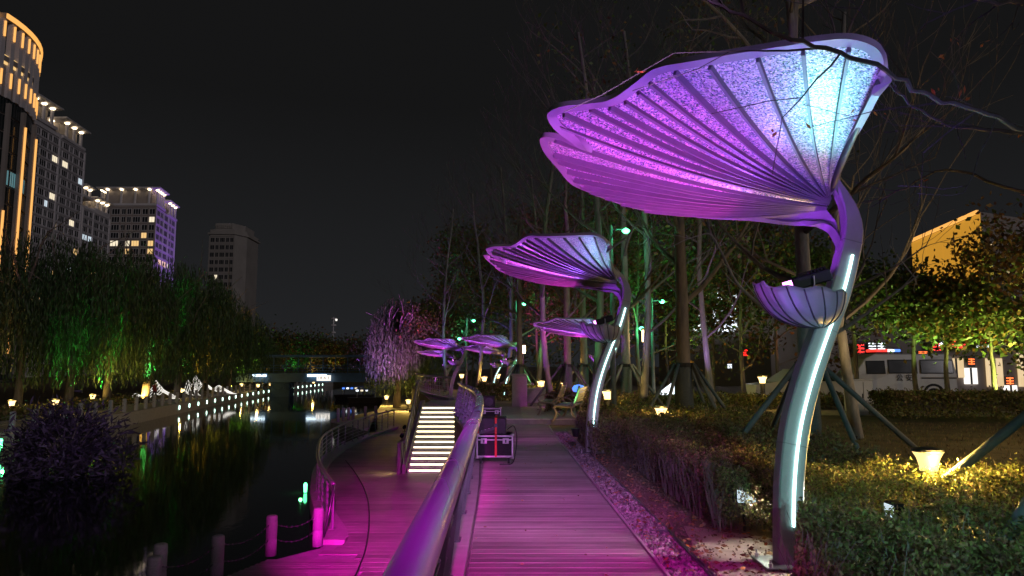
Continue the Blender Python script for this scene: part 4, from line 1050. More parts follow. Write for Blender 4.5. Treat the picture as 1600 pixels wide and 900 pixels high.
for px, D, h, R, lb, up in WIL:
    willow(lb, gx(px, D), D + 3.0, Z_BANK, h, R, 900, 'far bank willows', .46, up)
willow('purple lit weeping willow on the right bank beyond the curved railing', gx(622, 62), 62, -2.0, 9.6, 2.7, 950, 'right bank willow', .34, [((.2, -3.6, 6), (.8, .16, 1), 1000, 60), ((2.0, -3.4, 7), (1, .1, .9), 160, 40), ((-2.0, -3.4, 5), (.4, .12, 1), 700, 50)])
willow('second magenta lit weeping willow behind the first on the right bank', gx(655, 72), 72, -1.0, 9.5, 2.6, 600, 'right bank willow', .38, [((.2, -3.4, 6), (.8, .1, .9), 90, 50)])
# far trees behind the bridge
for i, (px, D, h, c, lb) in enumerate([(410, 135, 7.2, (.5, 1, .1), 'far dark tree left behind the bridge'), (440, 140, 7.0, (1, .5, .1), 'far tree with orange light behind the bridge'), (475, 145, 6.6, GRN, 'far tree with green light behind the bridge'), (505, 150, 6.0, (1, .6, .2), 'far dark tree at the foot of the radio mast'), (540, 150, 5.5, YEL, 'far dark tree right of the radio mast'), (572, 140, 6.0, VIO, 'far dark tree beside the right bank willow')]):
    park_tree('distant_tree', lb, gx(px, D), D, h, .2, 'distant trees behind the bridge', wrap=False, leaf=['tree_leaf', 'autumn_leaf'], nleaf=2600, leafsize=.55, crown_z=1.6, nb=11, blen=3.0, depth=3, kids=4, spread=.8, lift=.1, uplight=[((.4, -4, 6), c, 420, 60)], z0=Z_BANK)

# purple shrub with sword-like leaves at the left bank
sh = thing('purple_shrub', 'large dark purple shrub with long pointed leaves leaning over the water at left', 'shrub', (-17.1, 27.4, -2.1), 0)
ns = 6500; P, Dr = [], []
for i in range(ns):
    a = rnd.uniform(0, 6.28); e = math.acos(rnd.uniform(-.5, 1)); r = rnd.uniform(.55, 1.0)
    d = Vector((math.sin(e) * math.cos(a), math.sin(e) * math.sin(a), math.cos(e)))
    lob = 1 + .2 * math.sin(3 * a + 1) + .2 * math.sin(7 * a + 5 * e)
    P.append((d.x * 2.15 * r * lob, d.y * 1.5 * r * lob, .25 + d.z * 2.0 * r * lob)); Dr.append((d.x + rnd.gauss(0, .9), d.y + rnd.gauss(0, .9), d.z + .2 + rnd.gauss(0, .8)))
leaves('foliage', P, .30, 'purple_shrub_leaf', sh, D=np.array(Dr), aspect=.22, jit=.6)
m = MB()
for k in range(14):
    a = k * .45; m.tube([(0, 0, -.4), (.6 * math.cos(a), .5 * math.sin(a), .6), (1.4 * math.cos(a), 1.0 * math.sin(a), 1.4)], [.06, .04, .015], 5)
tag(m.build('stems', 'bark', sh), kind='stuff')
spot('shrub_beam', sh, (9.0, -9.0, 5.0), (-1.5, 1.5, .5), (.5, .25, 1), 900, 30, .9, .1)
hedge('grass strip lit green and yellow under the far willows', lambda u, v: tuple((lambda p: (p.x, p.y))(offset_line(bank, -4.8 - 2.2 * v)[min(len(bank) - 1, int(6 + u * (len(bank) - 14)))] + Vector((rnd.gauss(0, .6), rnd.gauss(0, 1.4), 0)))) , 2600, .5, .32, ['hedge_leaf', 'hedge_dry'], .2, 0, z0=Z_BANK, hv=.1) if False else None
n = 9000; bl = offset_line(bank, -5.2); ii = rng.uniform(20, len(bl) - 8, n)
C = np.array([tuple(bl[int(i)].lerp(bl[int(i) + 1], i % 1)) for i in ii]) + np.stack([rng.normal(0, .7, n), rng.normal(0, .7, n), Z_BANK + np.abs(rng.normal(0, .28, n))], 1)
tag(leaves('bank_shrubbery', C, .28, ['hedge_leaf', 'hedge_dry'], mi=rng.random(n) < .3), 'low ground cover along the back of the far walk', 'ground cover')
# ================================================================== BUILDINGS
def window_mesh(name, w, h, glass, mull=1, frame='window_frame'):
    m = MB(); f = .12
    m.box(-w / 2, w / 2, -.10, .02, -h / 2, -h / 2 + f, 0).box(-w / 2, w / 2, -.10, .02, h / 2 - f, h / 2, 0)
    m.box(-w / 2, -w / 2 + f, -.098, .02, -h / 2 + f, h / 2 - f, 0).box(w / 2 - f, w / 2, -.098, .02, -h / 2 + f, h / 2 - f, 0)
    for k in range(mull):
        x = -w / 2 + w * (k + 1) / (mull + 1); m.box(x - .05, x + .05, -.09, .02, -h / 2 + f, h / 2 - f, 0)
    m.box(-w / 2 + f, w / 2 - f, -.03, -.02, -h / 2 + f, h / 2 - f, 1)
    return m.mesh(name, [frame, glass])
def facade(root, A, B, z0, z1, nf, cols, lit, frame='window_frame', glass='glass_dark', ledge='building_white', pil=None, fill=.72, skip=()):
    """windows, floor ledges and pilasters on the wall from A to B (its outside on the right of A->B seen from above)"""
    A, B = Vector((*A, 0)), Vector((*B, 0)); u = (B - A); W = u.length; u.normalize(); nrm_ = Vector((u.y, -u.x, 0))
    ang = math.atan2(u.y, u.x); fh = (z1 - z0) / nf
    tot = sum(cols); cache = {}
    for f in range(nf):
        zc = z0 + (f + .5) * fh
        x = 0.0
        for k, c in enumerate(cols):
            cw = W * c / tot; xc = x + cw / 2; x += cw
            if (f, k) in skip: continue
            key = (round(cw, 2), lit.get((f, k), glass))
            if key not in cache: cache[key] = window_mesh('window', cw * .80, fh * fill, key[1], 2 if cw > 3.4 else 1, frame)
            o = link('window', cache[key], root); p = A + u * xc + nrm_ * .01
            o.location = (p.x, p.y, zc); o.rotation_euler = (0, 0, ang)
    mid = (A + B) / 2
    lm_ = MB().box(-W / 2, W / 2, -.35, .0, -.12, .12).mesh('ledge', ledge)
    for f in range(nf + 1):
        o = link('ledge', lm_, root); o.location = (mid.x, mid.y, z0 + f * fh); o.rotation_euler = (0, 0, ang)
    pm = MB().box(-.28, .28, -.42, .0, z0, z1).mesh('pilaster', ledge); x = 0.0
    for k in range(len(cols) + 1):
        if pil is None or k in pil:
            p = A + u * (W * sum(cols[:k]) / tot); o = link('pilaster', pm, root); o.location = (p.x, p.y, 0); o.rotation_euler = (0, 0, ang)
def rootless(rt):   # children are placed in world metres
    rt.location = (0, 0, 0); return rt
def crown(root, P, z, over=1.8, hh=5.0, lamps=5, wall='building_brown'):
    """set back penthouse, columns, flared roof slab with lamps under the eaves; P = ring of 4 corners"""
    c = sum((Vector((*p, 0)) for p in P), Vector()) / 4
    def ring(k): return [tuple((c + (Vector((*p, 0)) - c) * k)[:2]) for p in P]
    MB().prism(ring(.80), z, z + hh).build('penthouse', wall, root)
    MB().prism(ring(1.02), z, z + .9).build('parapet', 'building_white', root)
    r0, r1 = ring(.9), ring(1.12)
    m = MB(); z1 = z + hh
    m._add([Vector((*p, z1)) for p in r0] + [Vector((*p, z1 + .7)) for p in r1] + [Vector((*p, z1 + 1.1)) for p in r1], [(3, 2, 1, 0), (8, 9, 10, 11)] + [(i, (i + 1) % 4, 4 + (i + 1) % 4, 4 + i) for i in range(4)] + [(4 + i, 4 + (i + 1) % 4, 8 + (i + 1) % 4, 8 + i) for i in range(4)])
    m.build('eaves', 'building_white', root)
    cr = ring(.97)
    for e in range(4):
        a, b = Vector((*cr[e], 0)), Vector((*cr[(e + 1) % 4], 0))
        for k in range(lamps):
            p = a.lerp(b, (k + .5) / lamps)
            MB().box(p.x - .35, p.x + .35, p.y - .35, p.y + .35, z + .4, z1 - .4).build('column', 'building_white', root)
            MB().lathe([(.25, 0), (.75, .35), (.8, .5)], n=8).build('eave_lamp', 'roof_led', root, loc=(p.x, p.y, z1 - .35))

# tower facing the river (second from left)
t2 = thing('apartment_tower', 'tall grey apartment tower with lit roof eaves beside the curved tower', 'building')
P2 = [(-140, 198), (-143, 229), (-164, 229), (-164, 198)]
MB().prism(P2, -2, 74).build('wall', 'building_white', t2)
lit = {(21, 6): 'win_cream', (17, 4): 'win_cream', (16, 3): 'win_cool', (20, 9): 'win_cool', (6, 2): 'win_warm', (6, 3): 'win_warm', (9, 5): 'win_warm', (4, 7): 'win_cream', (10, 8): 'win_cool', (8, 1): 'win_cool', (12, 9): 'win_warm'}
for q in range(10): lit.setdefault((rnd.randrange(3, 23), rnd.randrange(10)), rnd.choice(['win_warm', 'win_cream', 'win_dim', 'win_dim']))
facade(t2, P2[0], P2[1], 2, 72.5, 24, [2, 1.4, 2.6, 1.4, 2.4, 1.2, 2.6, 1.4, 2.4, 2], lit, pil=(0, 5, 10))
crown(t2, [(-140, 198), (-140.8, 211), (-164, 211), (-164, 198)], 74, hh=6, lamps=3)
crown(t2, [(-141.3, 215), (-142.9, 229), (-164, 229), (-164, 215)], 73, hh=5.5, lamps=3)
t2b = thing('apartment_tower', 'lower grey apartment block wedged between the two lit towers', 'building')
P2b = [(-151, 243), (-153, 263), (-172, 263), (-172, 243)]
MB().prism(P2b, -2, 58).build('wall', 'building_white', t2b)
facade(t2b, P2b[0], P2b[1], 2, 57, 19, [2, 1.4, 2.2, 1.4, 2], {(15, 1): 'win_cool', (15, 0): 'win_cool', (11, 2): 'win_warm', (8, 3): 'win_cool', (6, 1): 'win_warm'}, pil=(0, 2, 5))
crown(t2b, [(-151, 243), (-152, 250), (-170, 250), (-170, 243)], 61.0, hh=3.5, lamps=2); crown(t2b, [(-152.1, 252), (-153, 263), (-170, 263), (-170, 252)], 58, hh=4, lamps=3)
# tower 3: front brown, side violet
t3 = thing('apartment_tower', 'brown apartment tower with violet lit side and lit roof eaves', 'building')
P3 = [(-178.5, 300), (-154.5, 300), (-160, 329), (-183, 329)]
MB().prism(P3, -2, 71).build('wall', 'building_brown', t3)
W, K, C_ = 'win_warm', 'win_cream', 'win_cool'
lit = {(14, 6): K, (11, 0): K, (11, 1): K, (11, 3): K, (11, 4): W, (11, 6): W, (10, 3): W, (10, 6): W, (7, 0): W, (7, 1): K, (7, 2): C_, (6, 0): 'win_cyan', (6, 1): C_, (6, 2): C_, (4, 0): C_, (4, 1): C_, (12, 5): W, (3, 2): W}
facade(t3, P3[0], P3[1], 14, 70, 16, [2.6, 2.6, 1.4, 1.4, 2.4, 1.8, 1.8], lit, ledge='building_brown', pil=(0, 3, 6, 7))
facade(t3, P3[1], P3[2], 14, 70, 16, [2, 1.6, 2.4, 1.6, 2], {(9, 1): W, (9, 2): W, (9, 3): K, (4, 4): W, (5, 1): C_, (5, 3): C_}, ledge='building_white', pil=(0, 2, 3, 5))
crown(t3, [(-179.5, 300), (-154.5, 300), (-156.5, 312), (-181.5, 312)], 71, hh=7, lamps=4)
crown(t3, [(-175, 316), (-157, 316), (-159.3, 329), (-175, 329)], 70, hh=6, lamps=3)
spot('violet_wash', t3, (-118, 317, 6), (-158, 315, 46), (.42, .18, 1), 110000, 80, .6, 1.0)
# tower 4: dim
t4 = thing('apartment_tower', 'dim beige office tower standing alone right of the lit towers', 'building')
P4 = [(-174, 400), (-160, 400), (-156, 409), (-157, 430), (-174, 430)]
MB().prism(P4, -2, 80).build('wall', 'building_beige', t4)
facade(t4, P4[0], P4[1], 20, 76, 13, [1.3, 1.0, 1.5, 1.0, 1.1], {(7, 1): K}, frame='building_beige', ledge='building_beige', fill=.62, pil=(0, 5))
MB().prism([(-172, 402), (-162, 402), (-158, 411), (-159, 428), (-172, 428)], 80, 84).build('penthouse', 'building_beige', t4)
MB().prism([(-175, 399), (-159.5, 399), (-155, 408.6), (-156, 431), (-175, 431)], 77, 78).build('cornice', 'building_beige', t4)
for k in range(9): MB().box(-171.4 + k * 1.1, -170.9 + k * 1.1, 401.4, 402, 81, 83).build('column', 'building_beige', t4)
# curved glass tower at the left edge with golden light lines
tc_ = thing('curved_tower', 'curved dark glass tower with golden rooftop light band at the left edge', 'building')
cx, cy, Rr = -123.9, 130.6, 26.0
def arc(a, r=Rr): return (cx + r * math.sin(a), cy - r * math.cos(a))
angs = [math.radians(86 + 5.5 * i) for i in range(11)]
ZT = 61.0
def arcband(name, mt, r0, r1, z0, z1, aa=angs):
    return MB().prism([arc(a, r1) for a in aa] + [arc(a, r0) for a in aa[::-1]], z0, z1).build(name, mt, tc_)
MB().prism([arc(a) for a in angs] + [(cx, cy + 4), (-160, cy + 4), (-160, arc(angs[0])[1])], -2, ZT).build('wall', 'building_brown', tc_)
arcband('roof_ring', 'building_brown', Rr - 1, Rr + .8, ZT + 7.0, ZT + 8.2); arcband('roof_light', 'gold_led', Rr + .8, Rr + 1.1, ZT + 7.1, ZT + 8.0)
arcband('mid_ring', 'building_brown', Rr - .5, Rr + .5, ZT - 1, ZT)
MB().prism([(-160, arc(angs[0])[1] - .8), arc(angs[0], Rr + .8), arc(angs[0], Rr - 1), (-160, arc(angs[0])[1] + 1)], ZT + 7, ZT + 8.2).build('roof_ring', 'building_brown', tc_)
MB().prism([(-160, arc(angs[0])[1] - 1.1), (arc(angs[0])[0], arc(angs[0])[1] - 1.1), (arc(angs[0])[0], arc(angs[0])[1] - .8), (-160, arc(angs[0])[1] - .8)], ZT + 7.1, ZT + 8.0).build('roof_light', 'gold_led', tc_)
for i, a in enumerate(angs):
    p = arc(a, Rr + .1)
    MB().box(p[0] - .5, p[0] + .5, p[1] - .5, p[1] + .5, ZT - 8, ZT + 7).build('column', 'building_white', tc_)
    q = arc(a, Rr + .75)
    MB().box(q[0] - .14, q[0] + .14, q[1] - .14, q[1] + .14, ZT - 6.0, ZT - 3).build('column_light', 'gold_led', tc_)
    MB().box(q[0] - .14, q[0] + .14, q[1] - .14, q[1] + .14, ZT + 3.5, ZT + 6.5).build('column_light', 'gold_led', tc_)
    if i < 10:
        am = (a + angs[i + 1]) / 2; w = arc(am, Rr + .12)
        o = MB().box(-.7, .7, -.1, .1, -.9, .9).build('window', 'win_warm', tc_, loc=(w[0], w[1], ZT - .6)); o.rotation_euler.z = am
        bay = window_mesh('glass_bay', 2.3, 3.1, 'glass_teal', 2, 'lamp_dark') if i == 0 else bay
        cyn = window_mesh('glass_bay', 2.3, 3.1, 'win_cyan', 2, 'lamp_dark') if i == 0 else cyn
        for f in range(18):
            o = link('glass_bay', cyn if (f == 4 and i in (1, 2, 3, 4)) else bay, tc_); w = arc(am, Rr + .15); o.location = (w[0], w[1], ZT - 10 - 3.4 * f + .5); o.rotation_euler = (0, 0, am)
for i in (1, 3, 6):
    p = arc(angs[i], Rr + .7); MB().box(p[0] - .35, p[0] + .35, p[1] - .35, p[1] + .35, 0, ZT - 9).build('mullion', 'building_brown', tc_)
    q = arc(angs[i], Rr + 1.25); MB().box(q[0] - .15, q[0] + .15, q[1] - .15, q[1] + .15, 4, ZT - 30 if i == 1 else ZT - 12).build('light_line', 'gold_led', tc_)
for f in range(12):
    p = arc(angs[0]); MB().box(p[0] - 7.5, p[0] - 3, p[1] - .5, p[1] - .01, ZT - 12 - 5 * f, ZT - 8.6 - 5 * f).build('balcony', 'building_white', tc_)
    MB().box(p[0] - 7.4, p[0] - 3.2, p[1] - .62, p[1] - .51, ZT - 12.0 - 5 * f, ZT - 11.7 - 5 * f).build('balcony_light', 'gold_led', tc_)

# ================================================================== BRIDGE, MAST, FAR BANK THINGS
by = 95.0
br = thing('bridge', 'low blue grey bridge with covered walkway and white light bars over the river', 'bridge')
x0, x1 = gx(372, by), gx(640, by); zt = at(500, 583, by).z; zb = at(500, 597, by).z
MB().box(x0, x1, by, by + 4, zb, zt).build('deck', 'bridge_paint', br)
MB().box(x0, x1, by - .25, by, zt - .35, zt).build('deck_edge', 'bridge_paint', br)
zr = at(500, 558, by).z
MB().bevbox(x0, x1, by - .6, by + 4.4, zr, zr + .3, .05).build('roof', 'bridge_paint', br)
n = 14
for k in range(n + 1):
    x = x0 + (x1 - x0) * k / n
    MB().tube([(x, by + .15, zt), (x, by + .15, zr)], .06, 6).build('column', 'bridge_paint', br)
for z in (.35, .7, 1.05): MB().tube([(x0, by + .1, zt + z), (x1, by + .1, zt + z)], .035, 5).build('rail', 'bridge_paint', br)
for a, b in ((399, 420), (484, 513)):
    MB().box(gx(a, by), gx(b, by), by - .45, by - .26, at(500, 588.5, by).z, at(500, 585, by).z).build('light_bar', 'bridge_led', br)
px_ = gx(437, by)
MB().bevbox(px_ - 1.3, px_ + 1.3, by + 1, by + 3, Z_WATER - 1, zb, .1).build('pier', 'bridge_paint', br)
for dx in (-1.4, 0, 1.4):
    o = bpy.data.objects.new('pier_ring', None)
    cc = [(px_ + dx + .6 * math.cos(a), by - .1, zb - .55 + .5 * math.sin(a)) for a in np.linspace(0, 6.283, 15)]
    MB().tube(cc, .07, 5).build('pier_ring', 'bridge_paint', br)
sg = thing('lit_sign', 'small white lit sign with dark characters hanging on the bridge', 'sign', (gx(510.5, by), by - .75, at(500, 590.5, by).z))
MB().box(-.92, .92, -.06, .1, -.36, .36).build('panel', 'sign_white', sg)
def text_obj(body, size, mt, parent, loc, rot, name='lettering', ext=.01, align='CENTER'):
    c = bpy.data.curves.new(name, 'FONT'); c.body = body; c.size = size; c.align_x = align; c.align_y = 'CENTER'; c.extrude = ext
    o = bpy.data.objects.new('tmp', c); COL.objects.link(o)
    bpy.context.view_layer.update(); dg = bpy.context.evaluated_depsgraph_get()
    me = bpy.data.meshes.new_from_object(o.evaluated_get(dg)); bpy.data.objects.remove(o)
    me.materials.clear(); me.materials.append(M[mt]); r = link(name, me, parent, loc); r.rotation_euler = rot; return r
text_obj('I 8 A 3', .55, 'black_plastic', sg, (0, -.075, 0), (math.pi / 2, 0, 0))
ms = thing('radio_mast', 'thin far radio mast with a light near its top behind the bridge', 'mast', (gx(521, 210), 210, -1.5))
mh = at(521, 495, 210).z + 1.5
MB().tube([(0, 0, 0), (0, 0, mh)], [.35, .12], 6).build('pole', 'building_white', ms)
for z in (.72, .84, .95): MB().lathe([(.3, 0), (.8, .1), (.8, .5), (.3, .6)], n=8).build('antenna_ring', 'building_white', ms, loc=(0, 0, mh * z))
MB().lathe([(.2, 0), (.35, .3), (.2, .6)], n=8).build('beacon', 'sign_white', ms, loc=(.9, -.3, mh * .93))

def wave_sculpture(label, c, L_, peaks, nw, depth, sc=1.0):
    t = thing('wave_sculpture', label, 'sculpture', c, 0, 'light line mountains')
    for k in range(nw):
        ph = k / max(1, nw - 1); P = []
        for i in range(37):
            u = i / 36; z = .12 + sum(h * math.exp(-((u - m_ - .08 * (ph - .5)) / w) ** 2) for m_, h, w in peaks) * (1 - .55 * ph)
            P.append((L_ * (u - .5) + ph * .9, -depth * ph, z * sc))
        MB().tube(P, .022, 4).build('light_line', 'sculpt_led', t)
    MB().box(-L_ / 2, L_ / 2 + .9, -depth - .1, .1, 0, .1).build('plinth', 'dark_concrete', t)
D = 68.0; b_ = gp(248, 627, Z_BANK)
wave_sculpture('left mountain shaped light line sculpture behind the red clad walker', (gx(243, D), D, Z_BANK), 4.3, [(.18, .5, .08), (.42, 1.15, .1), (.62, 1.7, .09), (.82, .8, .1)], 6, .8)
wave_sculpture('right brighter light line sculpture behind the dark clad walkers', (gx(336, 80), 80, Z_BANK), 4.6, [(.12, 1.7, .1), (.35, 1.1, .13), (.7, .8, .15)], 9, 1.0, 1.15)
wave_sculpture('middle small light line sculpture between the two bigger ones', (gx(296, 76), 76, Z_BANK), 2.2, [(.2, .9, .12), (.6, 1.6, .14)], 5, .6)

def person(label, loc, rz, coat, stride=.25, arm=.1):
    t = thing('person', label, 'person', loc, rz)
    V = [(0, 0, .95), (0, 0, 1.15), (0, 0, 1.38), (0, 0, 1.5), (0, -.01, 1.62), (0, -.01, 1.7),
         (.1, 0, .9), (.11, -stride * .5, .5), (.11, -stride, .09), (.11, -stride - .14, .04), (-.1, 0, .9), (-.11, stride * .3, .5), (-.11, stride, .1), (-.11, stride - .13, .04),
         (.19, 0, 1.4), (.25, arm, 1.14), (.24, -.02, .9), (.24, -.04, .8), (-.19, 0, 1.4), (-.25, -arm, 1.14), (-.24, -.2 * arm - .1, .9), (-.24, -.16, .8)]
    E = [(0, 1), (1, 2), (2, 3), (3, 4), (4, 5), (0, 6), (6, 7), (7, 8), (8, 9), (0, 10), (10, 11), (11, 12), (12, 13), (2, 14), (14, 15), (15, 16), (16, 17), (2, 18), (18, 19), (19, 20), (20, 21)]
    R_ = [.15, .155, .16, .06, .10, .075, .1, .075, .05, .04, .1, .075, .05, .04, .075, .06, .045, .04, .075, .06, .045, .04]
    me = bpy.data.meshes.new('body'); me.from_pydata(V, E, []); o = link('tmp', me)
    sk = o.modifiers.new('s', 'SKIN'); 
    for i, v in enumerate(me.skin_vertices[0].data): v.radius = (R_[i], R_[i] * .8); v.use_root = (i == 0)
    o.modifiers.new('ss', 'SUBSURF').levels = 1
    bpy.context.view_layer.update(); dg = bpy.context.evaluated_depsgraph_get()
    m2 = bpy.data.meshes.new_from_object(o.evaluated_get(dg)); bpy.data.objects.remove(o)
    m2.materials.clear()
    for k in (coat, 'cloth_dark', 'skin', 'black_plastic'): m2.materials.append(M[k])
    for p in m2.polygons:
        z = p.center.z; x = abs(p.center.x)
        p.material_index = 2 if (z > 1.53 or (z < .83 and x > .2)) else (0 if z > .88 else (1 if z > .1 else 3))
        if z > 1.64 or (z > 1.55 and p.center.y > .02): p.material_index = 3
        p.use_smooth = True
    b = link('body', m2, t); return t
person('walker in a red coat on the far walk in front of the left light sculpture', (gx(247, 66), 66, Z_BANK), 1.2, 'cloth_red')
person('walker in dark clothes on the far walk left of the bright sculpture', (gx(306, 72), 72, Z_BANK), -1.2, 'cloth_dark', .2)
person('second walker in dark clothes on the far walk, in front of the bright sculpture', (gx(325, 73), 73, Z_BANK), 1.6, 'cloth_dark', .3)

# ================================================================== GARDEN LAMPS
glow = MB().lathe([(.085, .34), (.09, .40), (.11, .47), (.145, .53)], n=20).mesh('glow_shade', 'garden_glow', True)
glow_far = MB().lathe([(.085, .34), (.09, .40), (.11, .47), (.145, .53)], n=10).mesh('glow_shade', 'garden_glow_far', True)
gcap = MB().lathe([(.15, .53), (.155, .54), (.15, .56), (.06, .575)], n=20).mesh('cap', 'dark_metal')
gst = MB().lathe([(.10, 0), (.07, .03), (.075, .33), (.082, .34)], n=16).mesh('stem', 'dark_metal')
GL = [(1437, 7.35, .22, 'garden lamp glowing yellow in the near hedge at right'), (1030, 15.6, .18, 'garden lamp at the foot of the dark staked tree'), (948, 21.5, .2, 'garden lamp right of the second petal lamp post'), (882, 30, .25, 'garden lamp seen above the bench backs'),
      (845, 31, .3, 'garden lamp behind the plaza at right of the pillar'), (817, 36, .3, 'garden lamp right of the mid background lamp post'), (757, 40, .35, 'garden lamp left of the mid background lamp post'), (722, 48, .4, 'garden lamp by the unlit lamp post'),
      (1076, 30, .5, 'small garden lamp beyond the dark staked tree'), (1188, 27, .55, 'small garden lamp on a dark post left of the nearest lamp'), (778, 44, .45, 'garden lamp between the two mid background lamp posts')]
for px, D, z0, lb in GL:
    far = D > 12
    t = thing('garden_lamp', lb, 'lamp', (gx(px, D), D, z0 - .02), 0, 'garden lamps'); s = 1.0 if D < 20 else 1.25
    link('glow_shade', glow_far if far else glow, t); link('cap', gcap, t); link('stem', gst, t)
    if z0 > .1: MB().box(-.06, .06, -.06, .06, -z0, .01).build('footing', 'dark_metal', t)
    t.scale = (s, s, s)
    point('lamp_glow', t, (0, -.30 if far else -.22, .62 if far else .44), (1, .62, .13), 230 if not far else 38, .05)
LBK = [(42, 46, 'far bank lamp at the left edge under the willow'), (112, 47, 'far bank lamp behind the purple shrub'), (275, 70, 'far bank lamp between the light sculptures'), (372, 92, 'far bank lamp left of the bridge'), (398, 88, 'far bank lamp right before the bridge'), (418, 96, 'far bank lamp under the bridge edge'), (487, 108, 'far bank lamp seen below the bridge'), (168, 56, 'far bank lamp at the yellow lit willow trunk')]
for px, D, lb in LBK:
    t = thing('bank_lamp', lb, 'lamp', (gx(px, D) - (2.0 if D < 60 else 0), D + 2.0, Z_BANK), 0, 'far bank lamps')
    link('glow_shade', glow_far, t); link('cap', gcap, t); link('stem', gst, t); t.scale = (1.7, 1.7, 1.7)
    point('lamp_glow', t, (0, -.1, .65), (1, .68, .13), 70, .1)
for px, D, z, lb in ((640, 58, Z_LOW, 'lamp at the foot of the willow on the lower walk'), (606, 66, Z_LOW, 'lamp left of the willow trunk on the lower walk')):
    t = thing('garden_lamp', lb, 'lamp', (gx(px, D), D, z), 0, 'garden lamps'); link('glow_shade', glow_far, t); link('cap', gcap, t); link('stem', gst, t); t.scale = (1.6,) * 3
    point('lamp_glow', t, (0, -.2, .7), (1, .62, .13), 400, .1)

# lantern posts and tall poles
def lantern(label, px, D, ztop_px, zbox_px, w=.2, mtl='post_glow'):
    zt, zb_ = at(px, ztop_px, D).z, at(px, zbox_px, D).z
    t = thing('lantern_post', label, 'lamp', (gx(px, D), D, 0))
    MB().bevbox(-.08, .08, -.08, .08, 0, zb_, .01).build('post', 'dark_metal', t); MB().box(-w / 2, w / 2, -w / 2, w / 2, zb_, zt).build('lantern', mtl, t); MB().bevbox(-w / 2 - .03, w / 2 + .03, -w / 2 - .03, w / 2 + .03, zt, zt + .08, .01).build('cap', 'dark_metal', t)
    point('lantern_glow', t, (0, -.4, (zt + zb_) / 2), (1, .7, .3), 40, .1)
lantern('lantern post with tall warm lit box behind the second petal lamp', 1008, 24.5, 516, 534)
lantern('lantern post with warm lit top behind the low canopy', 816, 44, 540, 552, .4)
lt_ = thing('lantern_post', 'added lantern post, out of view beyond the right edge, lighting the lawn', 'lamp', (12.6, 13.0, 0))  # unseen lantern added to put warm light on the lawn
MB().bevbox(-.08, .08, -.08, .08, 0, 3.0, .01).build('post', 'dark_metal', lt_); MB().box(-.1, .1, -.1, .1, 3.0, 3.45).build('lantern', 'post_glow', lt_); MB().bevbox(-.13, .13, -.13, .13, 3.45, 3.53, .01).build('cap', 'dark_metal', lt_)
point('lantern_glow', lt_, (-.4, -.2, 3.2), (1, .66, .28), 420, .1)
def pole(label, px, D, top_px, col='green_led', arms=2):
    z = at(px, top_px, D).z; t = thing('light_pole', label, 'lamp', (gx(px, D), D, 0))
    MB().tube([(0, 0, 0), (0, 0, z)], [.09, .05], 8).build('pole', 'stake', t)
    for k in range(arms):
        zz = z - .15 - k * 1.15; s = 1 if k % 2 == 0 else -1
        MB().tube([(0, 0, zz), (s * .45, 0, zz + .05)], .025, 5).build('arm', 'stake', t)
        MB().lathe([(.05, 0), (.12, .06), (.12, .1), (.04, .16)], n=8).build('spot_head', col, t, loc=(s * .45, 0, zz - .1))
        point('pole_glow', t, (s * .45, -.3, zz - .2), (.1, 1, .4), 30, .1)
pole('tall pole with green white spotlights behind the second canopy', 957, 21, 352)
pole('thin pole with green spotlight left of the mid background canopies', 729, 45, 497)
pole('thin pole with pale spotlight above the mid background canopies', 806, 38, 470, arms=1)
pole('thin pole with pale and green spotlights left of the dark staked tree', 1019, 30, 465)

# ================================================================== FLIGHT CASES, BENCHES
def flight_case(name, label, x, y, z, w, d, h, rz=0.0, casters=True, corner=True):
    t = thing(name, label, 'flight case', (x, y, z), rz); zc = .11 if casters else 0
    b = MB().bevbox(-w / 2, w / 2, -d / 2, d / 2, zc, zc + h, .006).build('body', 'case_ply', t)
    e = .022
    for sx_ in (-1, 1):
        for sy in (-1, 1):
            MB().box(sx_ * w / 2 - e * (sx_ > 0) - .002 * (sx_ < 0) , sx_ * w / 2 + e * (sx_ < 0) + .002 * (sx_ > 0), sy * d / 2 - e * (sy > 0) - .002 * (sy < 0), sy * d / 2 + e * (sy < 0) + .002 * (sy > 0), zc + .03, zc + h - .03).build('edge_strip', 'aluminium', t)
    for zz in (zc, zc + h - .03, zc + h * .76):
        MB().bevbox(-w / 2 - .004, w / 2 + .004, -d / 2 - .004, d / 2 + .004, zz, zz + (.03 if zz != zc + h * .76 else .02), .003).build('edge_strip', 'aluminium', t)
    for sx_ in (-1, 1):
        la = MB().bevbox(sx_ * w * .3 - .05, sx_ * w * .3 + .05, -d / 2 - .012, -d / 2 - .004, zc + h * .62, zc + h * .86, .003).build('latch', 'aluminium', t)
        MB().bevbox(sx_ * w * .3 - .012, sx_ * w * .3 + .012, -d / 2 - .02, -d / 2 - .012, zc + h * .66, zc + h * .80, .003).build('catch', 'dark_metal', la)
        for zz in (zc, zc + h):
            MB().lathe([(.01, -.025), (.032, -.02), (.036, 0), (.032, .02), (.01, .025)], n=8).build('corner_ball', 'aluminium', t, loc=(sx_ * (w / 2 - .012), -d / 2 + .012, zz))
    if casters:
        for sx_ in (-1, 1):
            for sy in (-1, 1):
                c = MB().tube([(sx_ * w * .38 - .02, sy * d * .36, .05), (sx_ * w * .38 + .02, sy * d * .36, .05)], .05, 14).build('caster', 'rubber', t)
                MB().box(sx_ * w * .38 - .03, sx_ * w * .38 + .03, sy * d * .36 - .025, sy * d * .36 + .025, .085, .11).build('caster_fork', 'aluminium', c)
    return t
c0 = gp(771, 726, 0)
flight_case('flight_case', 'black wheeled flight case with metal edges and red strap against the railing', c0.x + .02, c0.y + .35, 0.0, .60, .62, .36)
